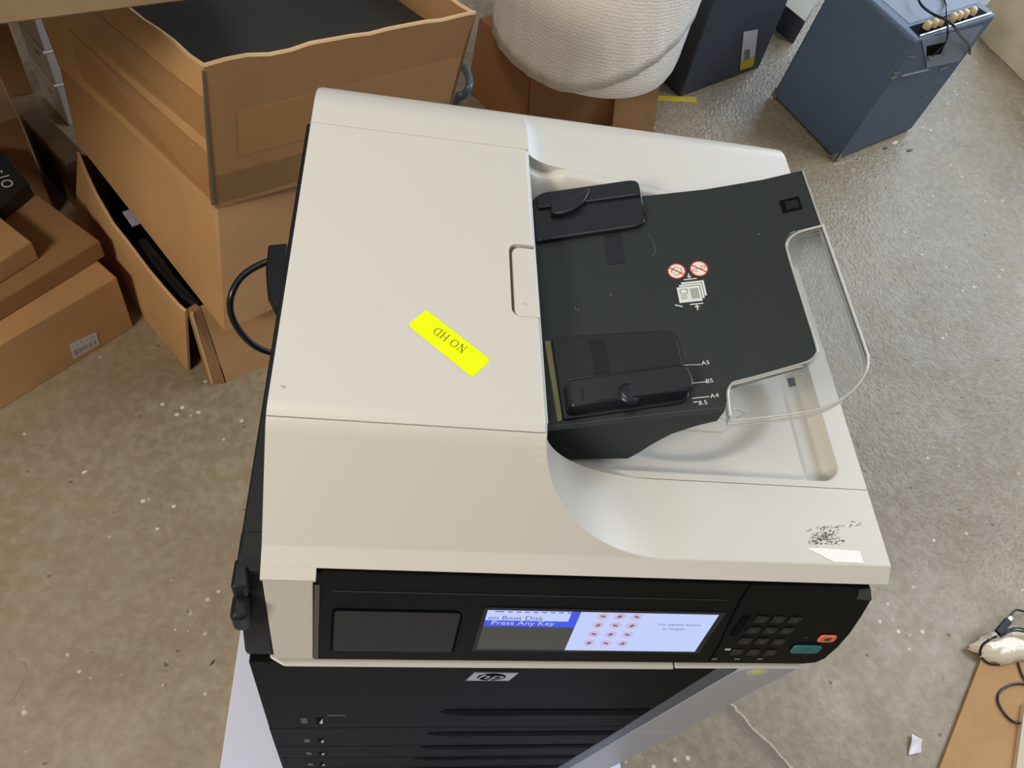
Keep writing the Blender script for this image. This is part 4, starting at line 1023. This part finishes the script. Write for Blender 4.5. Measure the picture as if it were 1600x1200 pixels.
def leanr(mb):
    for i, p in enumerate(mb.v):
        h = p.z - ez; k = 1 - .12 * h
        mb.v[i] = Vector((rc[0] + (p.x - rc[0]) * k, rc[1] + (p.y - rc[1]) * k, p.z))
    return mb
BUB = bpy.data.materials.new('bubble_wrap'); BUB.use_nodes = True
nt = BUB.node_tree; b = nt.nodes['Principled BSDF']; b.inputs['Base Color'].default_value = srgb(252, 247, 240); b.inputs['Roughness'].default_value = .3
b.inputs['Subsurface Weight'].default_value = 0.0; b.inputs['Subsurface Radius'].default_value = (.10, .09, .08); b.inputs['Subsurface Scale'].default_value = 1.0; b.inputs['Coat Weight'].default_value = .4; b.inputs['Coat Roughness'].default_value = .15
tc = nt.nodes.new('ShaderNodeTexCoord'); vo = nt.nodes.new('ShaderNodeTexVoronoi'); vo.inputs['Scale'].default_value = 95; vo.inputs['Randomness'].default_value = .35
ns = nt.nodes.new('ShaderNodeTexNoise'); ns.inputs['Scale'].default_value = 6
mu = nt.nodes.new('ShaderNodeMath'); mu.operation = 'MULTIPLY_ADD'; mu.inputs[1].default_value = -1.0
nt.links.new(tc.outputs['Object'], vo.inputs['Vector']); nt.links.new(tc.outputs['Object'], ns.inputs['Vector'])
nt.links.new(vo.outputs['Distance'], mu.inputs[0]); nt.links.new(ns.outputs['Fac'], mu.inputs[2])
bp = nt.nodes.new('ShaderNodeBump'); bp.inputs['Strength'].default_value = .5; bp.inputs['Distance'].default_value = .004
nt.links.new(mu.outputs[0], bp.inputs['Height']); nt.links.new(bp.outputs['Normal'], b.inputs['Normal'])
prof = [(RR * .55, 0), (RR * .90, .002), (RR * .965, .012), (RR * .99, .035), (RR, .07), (RR, .15), (RR, .22), (RR, .3), (RR * 1.0, .7), (RR * .97, .74), (RR * .3, .75)]
rl = leanr(M().lathe((rc[0], rc[1], ez + .001), prof, 96)).build('bubble_wrap_roll', BUB, None, smooth=40)
tag(rl, 'big upright white bubble wrap roll standing on a carton behind the printer', 'bubble wrap')
ow = M(); na, nz = 110, 16; vs = []; fs = []
for i in range(na + 1):
    a = math.radians(-190 + 225 * i / na)
    zlow = .012 + .34 * max(0, (i / na - .36) / .55) ** 1.15 + .0006 * math.sin(i * 1.9)
    for j in range(nz + 1):
        z = zlow + (.735 - zlow) * j / nz; r_ = RR * (.995 if zlow < .03 and j == 0 else 1.003) + .004 + .0015 * math.sin(i * .9 + j) * (1 - j / nz)
        vs.append((rc[0] + r_ * math.cos(a), rc[1] + r_ * math.sin(a), ez + z))
for i in range(na):
    for j in range(nz): fs.append((i * (nz + 1) + j, (i + 1) * (nz + 1) + j, (i + 1) * (nz + 1) + j + 1, i * (nz + 1) + j + 1))
o = leanr(ow.add(vs, fs)).build('loose_outer_layer', BUB, rl, smooth=60)
sol = o.modifiers.new('solid', 'SOLIDIFY'); sol.thickness = .004

# ------------------------------------------------------------------ dark speaker box and yellow tape
sb0 = [at(1062, 152, FLOOR), at(1186, 106, FLOOR)]
dS = (sb0[1] - sb0[0]).normalized(); nS = V(-dS.y, dS.x, 0)
P0 = sb0[0]; Pq = [P0, sb0[1], sb0[1] + nS * .4, P0 + nS * .4]
SPK = mat('speaker_charcoal', srgb(60, 65, 75), .6, vary=.08, bump=.3, bscale=300)
lean = -dS * .035 + nS * 0.02
spk = quadbox(M(), [(p.x, p.y) for p in Pq], [((p + lean).x, (p + lean).y) for p in Pq], FLOOR, -.50).build('black_cabinet', SPK, None, bevel=.006)
tag(spk, 'charcoal box with a white and yellow label standing right of the bubble wrap', 'cabinet')
pn = (Pq[1] - Pq[0]).cross(V(lean.x, lean.y, .56)).normalized()
if pn.dot(V(0, -1, 0)) < 0: pn = -pn
PP = Pq[0] + pn * .0012
lbp = [(1162, 50), (1184, 46), (1181, 74), (1177, 103), (1156, 110)]
lb = M().plate([atp(u, v, PP, pn) for u, v in lbp], pn, .0008).build('label', PAPER, spk)
M().plate([atp(u, v, PP + pn * .001, pn) for u, v in ((1159, 92), (1179, 88), (1177, 103), (1156, 110))], pn, .0006).build('label_band', YTAPE, lb)
M().plate([atp(u, v, PP + pn * .0016, pn) for u, v in ((1164, 78), (1172, 76), (1171, 92), (1163, 94))], pn, .0006).build('label_print', INKG, lb)
yt = M().plate([at(u, v, FLOOR + .0003) for u, v in ((1008, 150), (1040, 150), (1088, 152), (1089, 161), (1050, 158), (1010, 156))], (0, 0, 1), .0008).build('floor_tape', YTAPE, None)
tag(yt, 'short strip of yellow floor tape between roll and charcoal box', 'tape')
# low grey-topped box behind the amplifier
g0 = [at(1247, 50, FLOOR), at(1190, 10, FLOOR)]; dg = (g0[1] - g0[0]).normalized()
gz = -.955
t0_ = at(1258, 33, gz); t1_ = at(1215, -2, gz); t2_ = at(1273, 8, gz)
gd_ = (t1_ - t0_).normalized(); gn_ = (t2_ - t0_).normalized()
q = [t0_, t0_ + gn_ * .2, t0_ + gn_ * .2 + gd_ * .35, t0_ + gd_ * .35]; q = [(p.x, p.y) for p in q]
lo_ = quadbox(M(), q, q, FLOOR, gz - .003).build('low_box', SPK, None); tag(lo_, 'low dark box with a light grey top behind the amplifier', 'box')
quadbox(M(), q, q, gz - .003, gz).build('grey_lid', GREYTOP, lo_, bevel=.002)

# ------------------------------------------------------------------ amplifier
A_, B_, C_ = V(1.53, 2.316, FLOOR), V(1.700, 1.972, FLOOR), V(2.105, 2.225, FLOOR)
D_ = A_ + C_ - B_; az = -.565
dAB = (A_ - B_).normalized(); dBC = (C_ - B_).normalized(); nBC = V(dBC.y, -dBC.x, 0)
if nBC.y > 0: nBC = -nBC
amp = empty('guitar_amplifier', tuple((A_ + C_) / 2), 'dark blue-black amplifier cabinet with cream knobs and metal corners on the floor', 'amplifier')
cut = .045
pr = [(0, FLOOR + .005)] 
base4 = [(p.x, p.y) for p in (B_, C_, D_, A_)]
quadbox(M(), base4, base4, FLOOR + .004, az).build('cabinet', AMPM, amp, bevel=.012, seg=3)
P0 = B_ + nBC * .001; z0 = az
def onr(s_, z, e=0.0): return B_ + dBC * s_ + nBC * e + V(0, 0, z - FLOOR)
Lb = (C_ - B_).length
# control recess on the top near the back edge
def ont(s_, t_, e=0.0): return B_ + dBC * s_ + dAB * t_ + V(0, 0, az - FLOOR + e)
q = [ont(.03, .012), ont(Lb - .04, .012), ont(Lb - .055, .062), ont(.035, .062)]
M().loft(q, [p + V(0, 0, .0015) for p in q]).build('control_strip', SLOT, amp)
M().loft([ont(.03, .008), ont(Lb - .03, .008), ont(Lb - .03, .014), ont(.03, .014)], [p + V(0, 0, .005) for p in (ont(.03, .008), ont(Lb - .03, .008), ont(Lb - .03, .014), ont(.03, .014))]).build('chrome_rail', METAL, amp)
q = [ont(.05, .075), ont(Lb - .02, .075), ont(Lb - .02, .33), ont(.05, .33)]
M().loft(q, [p + V(0, 0, .001) for p in q]).build('top_panel', AMPG, amp)
for (u, v) in ((1447, 38), (1458, 35), (1468, 33), (1489, 27), (1499, 25), (1508, 22), (1522, 19)):
    p = at(u, v, az + .012)
    kx = (p - B_).dot(dBC)
    p = ont(kx, .037, .001)
    M().lathe(p, [(.0135, 0), (.0135, .010), (.0115, .020), (.008, .023)], 10).build('knob', KNOB, amp, smooth=50)
p = at(1478, 27, az); M().lathe(ont((p - B_).dot(dBC), .045), [(.006, 0), (.006, .008)], 10).build('switch', INKP, amp)
# jack plate, labels and handle on the rear face
def rear(mb, pts, e=.0012, t=.0012):
    P = [atp(u, v, B_ + nBC * e, nBC) for u, v in pts]; mb.plate(P, nBC, t); return mb
rear(M(), [(1440, 62), (1536, 40), (1500, 95), (1448, 106)]).build('jack_plate', AMPG, amp)
rear(M(), [(1448, 72), (1478, 66), (1470, 84), (1448, 88)], .0026).build('dark_socket', SLOT, amp)
for pts in ([(1391, 121), (1402, 117), (1404, 119), (1394, 125)], [(1396, 114), (1408, 111), (1409, 113), (1398, 117)], [(1468, 108), (1481, 103), (1482, 106), (1469, 111)], [(1441, 148), (1450, 150), (1446, 152)], [(1416, 89), (1431, 87), (1430, 91), (1418, 90)], [(1473, 83), (1480, 76), (1479, 86), (1472, 87)]):
    rear(M(), pts, .0030, .0008).build('printed_plate', INKG, amp)
rear(M(), [(1448, 87), (1452, 86), (1456, 92), (1452, 93)], .0026, .006).build('jack_plug', METAL, amp)
hn = M().tube([atp(u, v, B_ + nBC * .012, nBC) for u, v in ((1409, 119), (1430, 114), (1450, 109))], .003, 6).build('side_handle', AMPG, amp)
# metal corner caps
for P_c, d_a, d_b in ((A_, -dAB, -V(dAB.y, -dAB.x, 0)), (B_, dAB, dBC)):
    cc = M()
    o1 = -(dAB if P_c is B_ else -dAB) * .002
    base = P_c + (V(-.003, -.003, .004))
    nL = V(dAB.y, -dAB.x, 0)
    if nL.x > 0: nL = -nL
    sgn = 1 if P_c is B_ else -1
    q = [P_c + nL * .002 + V(0, 0, .004), P_c + nL * .002 + dAB * sgn * .030 + V(0, 0, .004), P_c + nL * .002 + dAB * sgn * .012 + V(0, 0, .030), P_c + nL * .002 + V(0, 0, .044)]
    cc.plate(q, nL, .003)
    if P_c is B_:
        q = [P_c + nBC * .002 + V(0, 0, .004), P_c + nBC * .002 + dBC * .030 + V(0, 0, .004), P_c + nBC * .002 + dBC * .012 + V(0, 0, .030), P_c + nBC * .002 + V(0, 0, .044)]
        cc.plate(q, nBC, .003)
    cc.build('corner_cap', METAL, amp)
ac = M().tube(spline([at(1432, -12, az + .03), at(1440, 8, az + .03), at(1458, 22, az + .03), at(1476, 30, az + .045), at(1490, 40, az + .04)] + [atp(1500, 55, B_ + nBC * .02, nBC), atp(1514, 70, B_ + nBC * .012, nBC), atp(1515, 84, B_ + nBC * .008, nBC)], 6), .0045, 8).build('amplifier_cable', RUB, None, smooth=60)
tag(ac, 'black cable draped across the amplifier knobs', 'cable')
ac2 = M().tube(spline([at(1470, -10, az + .008), at(1478, 6, az + .008), at(1479, 18, az + .03)] + [atp(1481, 50, B_ + nBC * .014, nBC), atp(1476, 68, B_ + nBC * .010, nBC), atp(1456, 88, B_ + nBC * .010, nBC)], 6), .0035, 8).build('amplifier_cable', RUB, None, smooth=60)
tag(ac2, 'thinner black cable hanging down to the amplifier jack', 'cable')

# ------------------------------------------------------------------ sack at the right edge
sk = M(); nu, nv_ = 40, 18; cS = V(3.28, 2.93, FLOOR); vs = []
for j in range(nv_ + 1):
    ph = math.pi / 2 * j / nv_
    for i in range(nu):
        a = 2 * math.pi * i / nu; r_ = .52 * (math.cos(ph) ** .55) * (1 + .05 * math.sin(3 * a + 2 * ph) + .03 * math.sin(7 * a - 4 * ph)); vs.append((cS.x + r_ * math.cos(a), cS.y + r_ * math.sin(a), FLOOR + .55 * math.sin(ph) ** .8))
fs = [(j * nu + i, j * nu + (i + 1) % nu, (j + 1) * nu + (i + 1) % nu, (j + 1) * nu + i) for j in range(nv_) for i in range(nu)] + [tuple(range(nu - 1, -1, -1))]
sko = sk.add(vs, fs).build('burlap_sack', BURLAP, None, smooth=80); tag(sko, 'lumpy beige sack slumped at the top right edge', 'sack')
sc_ = M().tube(spline([at(1553, 38, FLOOR + .006), at(1560, 62, FLOOR + .006), at(1578, 92, FLOOR + .006), at(1600, 118, FLOOR + .006), at(1640, 150, FLOOR + .006)], 6), .006, 8).build('floor_cable', RUB, None, smooth=60)
tag(sc_, 'dark cable on the floor along the sack at the right edge', 'cable')

# ------------------------------------------------------------------ bottom right corner
sh = M().plate([at(1532, 1028, FLOOR + .004), at(1465, 1202, FLOOR + .004), at(1420, 1330, FLOOR + .004), at(1560, 1360, FLOOR + .004), at(1585, 1190, FLOOR + .004), at(1597, 1090, FLOOR + .004), at(1640, 1000, FLOOR + .004), at(1570, 985, FLOOR + .004)], (0, 0, 1), .006).build('cardboard_sheet', CARD2, None)
tag(sh, 'flat tan cardboard sheet on the floor in the bottom right corner', 'cardboard sheet')
pe = M().plate([at(u, v, FLOOR + .012) for u, v in ((1596, 1100), (1582, 1202), (1640, 1260), (1680, 1110))], (0, 0, 1), .012).build('pale_board', mat('pale_board', srgb(206, 196, 170), .6), None)
tag(pe, 'pale board edge lying beside the cardboard sheet at the right frame edge', 'board')
bu = M(); cB = at(1585, 1008, FLOOR + .012); nu, nv_ = 36, 10; vs = []
ua = (at(1640, 1006, FLOOR) - at(1540, 1022, FLOOR)).normalized(); ub = V(-ua.y, ua.x, 0)
for j in range(nv_ + 1):
    ph = math.pi / 2 * j / nv_
    for i in range(nu):
        a = 2 * math.pi * i / nu; k = math.cos(ph) ** .6 * (1 + .07 * math.sin(5 * a) + .05 * math.sin(9 * a + 3 * ph) + .04 * math.sin(17 * a - 5 * ph))
        p = cB + ua * (.125 * k * math.cos(a)) + ub * (.042 * k * math.sin(a)) + V(0, 0, .020 * math.sin(ph)); vs.append(p)
fs = [(j * nu + i, j * nu + (i + 1) % nu, (j + 1) * nu + (i + 1) % nu, (j + 1) * nu + i) for j in range(nv_) for i in range(nu)] + [tuple(range(nu - 1, -1, -1))]
buo = bu.add(vs, fs).build('wrapped_bundle', mat('crumpled_wrap', srgb(214, 198, 172), .18, vary=.15, scale=20, bump=1.0, bscale=45, coat=.5), None, smooth=60)
tag(buo, 'crumpled clear-wrapped bundle at the top of the cardboard sheet', 'bundle')
uc = M().tube(spline([at(1640, 946, FLOOR + .03), at(1605, 955, FLOOR + .03), at(1588, 953, FLOOR + .04), at(1580, 960, FLOOR + .045), at(1577, 966, FLOOR + .045)], 6), .0028, 8)
uc.tube(spline([at(1556, 995, FLOOR + .045), at(1545, 1000, FLOOR + .05), at(1534, 1010, FLOOR + .038), at(1532, 1024, FLOOR + .016), at(1545, 1036, FLOOR + .014), at(1562, 1038, FLOOR + .014)], 6), .0028, 8)
uc.tube(spline([at(1563, 995, FLOOR + .045), at(1580, 986, FLOOR + .05), at(1600, 987, FLOOR + .05), at(1640, 1000, FLOOR + .05)], 6), .0028, 8)
uc.tube(spline([at(1565, 990, FLOOR + .047), at(1585, 981, FLOOR + .052), at(1604, 984, FLOOR + .052), at(1640, 992, FLOOR + .052)], 6), .0028, 8)
uco = uc.build('adapter_cable', RUB, None, smooth=60); tag(uco, 'thin black cable with a small connector block on the wrapped bundle', 'cable')
a_, b2_ = at(1557, 990, FLOOR + .050), at(1574, 970, FLOOR + .050); dd = (b2_ - a_); dn = V(-dd.y, dd.x, 0).normalized() * .0085
M().loft([a_ - dn, a_ + dn, b2_ + dn, b2_ - dn], [p + V(0, 0, .009) for p in (a_ - dn, a_ + dn, b2_ + dn, b2_ - dn)]).build('connector_block', BODYD, uco, bevel=.0015)
M().loft([b2_ - dn * .5, b2_ + dn * .5, b2_ + dn * .5 + dd * .25, b2_ - dn * .5 + dd * .25], [p + V(0, 0, .006) for p in (b2_ - dn * .5, b2_ + dn * .5, b2_ + dn * .5 + dd * .25, b2_ - dn * .5 + dd * .25)]).build('connector_tip', METAL, uco)
zc = FLOOR + .0135
lc_ = M().tube(spline([at(1588, 1022, zc), at(1592, 1040, zc), at(1600, 1060, zc), at(1620, 1085, zc), at(1650, 1095, zc)], 6), .0028, 8).build('thin_cable', RUB, None, smooth=60)
tag(lc_, 'short run of thin black cable leaving the wrapped bundle downwards', 'cable')
lc2 = M().tube(spline([at(1625, 1082, zc), at(1600, 1069, zc), at(1580, 1070, zc), at(1563, 1080, zc), at(1559, 1094, zc), at(1566, 1110, zc), at(1578, 1124, zc), at(1592, 1130, zc + .002), at(1612, 1128, zc + .014)], 6), .0028, 8).build('thin_cable', RUB, None, smooth=60)
tag(lc2, 'black cable loop lying on the cardboard sheet at the right edge', 'cable')
sp2 = [at(u, v, FLOOR + .001) for u, v in ((1422, 1147), (1439, 1156), (1436, 1176), (1419, 1180))]
scp = M(); vs = []; 
for i in range(6):
    for j in range(6):
        a, b = i / 5, j / 5; p = (sp2[0] * (1 - a) + sp2[1] * a) * (1 - b) + (sp2[3] * (1 - a) + sp2[2] * a) * b
        vs.append(p + V(0, 0, .001 + .012 * abs(a - .5) * (1 - .3 * b) + .003 * math.sin(5 * b + 3 * a)))
o = scp.add(vs, [(i * 6 + j, i * 6 + 6 + j, i * 6 + 7 + j, i * 6 + j + 1) for i in range(5) for j in range(5)]).build('paper_scrap', mat('paper_white', srgb(226, 224, 230), .5), None)
so = o.modifiers.new('solid', 'SOLIDIFY'); so.thickness = .0006
tag(o, 'small curled white paper scrap on the floor near the cardboard sheet', 'paper scrap')
fp_ = [at(u, v, FLOOR + .0002) for u, v in ((-10, 1040), (14, 1036), (34, 1033), (42, 1040), (41, 1056), (33, 1070), (24, 1088), (14, 1100), (8, 1092), (12, 1084), (-10, 1082))]
o = M().plate(fp_, (0, 0, 1), .0006).build('torn_patch', mat('patch_pale', srgb(150, 138, 122), .8, vary=.3, scale=40), None)
tag(o, 'pale torn patch stuck to the floor at the lower left edge', 'floor patch')
rnd = random.Random(11)
for i, (u, v, du, dv, c, lbl) in enumerate([(1398, 223, 6, 2, INKP, 'tiny pale splinter on the floor just below the amplifier'), (1421, 235, 6, 2, INKD, 'small dark chip on the floor below the amplifier'), (1383, 232, 4, 1.5, INKD, 'smallest dark chip on the floor beside the amplifier corner'), (132, 738, 6, 3, INKP, 'pale curved sliver on the floor left of the printer'), (332, 1035, 5, 6, INKD, 'dark crumb of dirt on the floor beside the white board'), (255, 1071, 4, 4, INKP, 'pale pebble on the floor at lower left')]):
    p = at(u, v, FLOOR); a = p - at(u - du, v + dv, FLOOR); b = V(-a.y, a.x, 0) * .35
    o = M().loft([p - a, p - b, p + a, p + b], [q * 1 + V(0, 0, .003) for q in (p - a * .7, p - b * .7, p + a * .7, p + b * .7)]).build('floor_debris', c, None); tag(o, lbl, 'debris')
for o in bpy.data.objects:
    if '_w' in o: del o['_w']
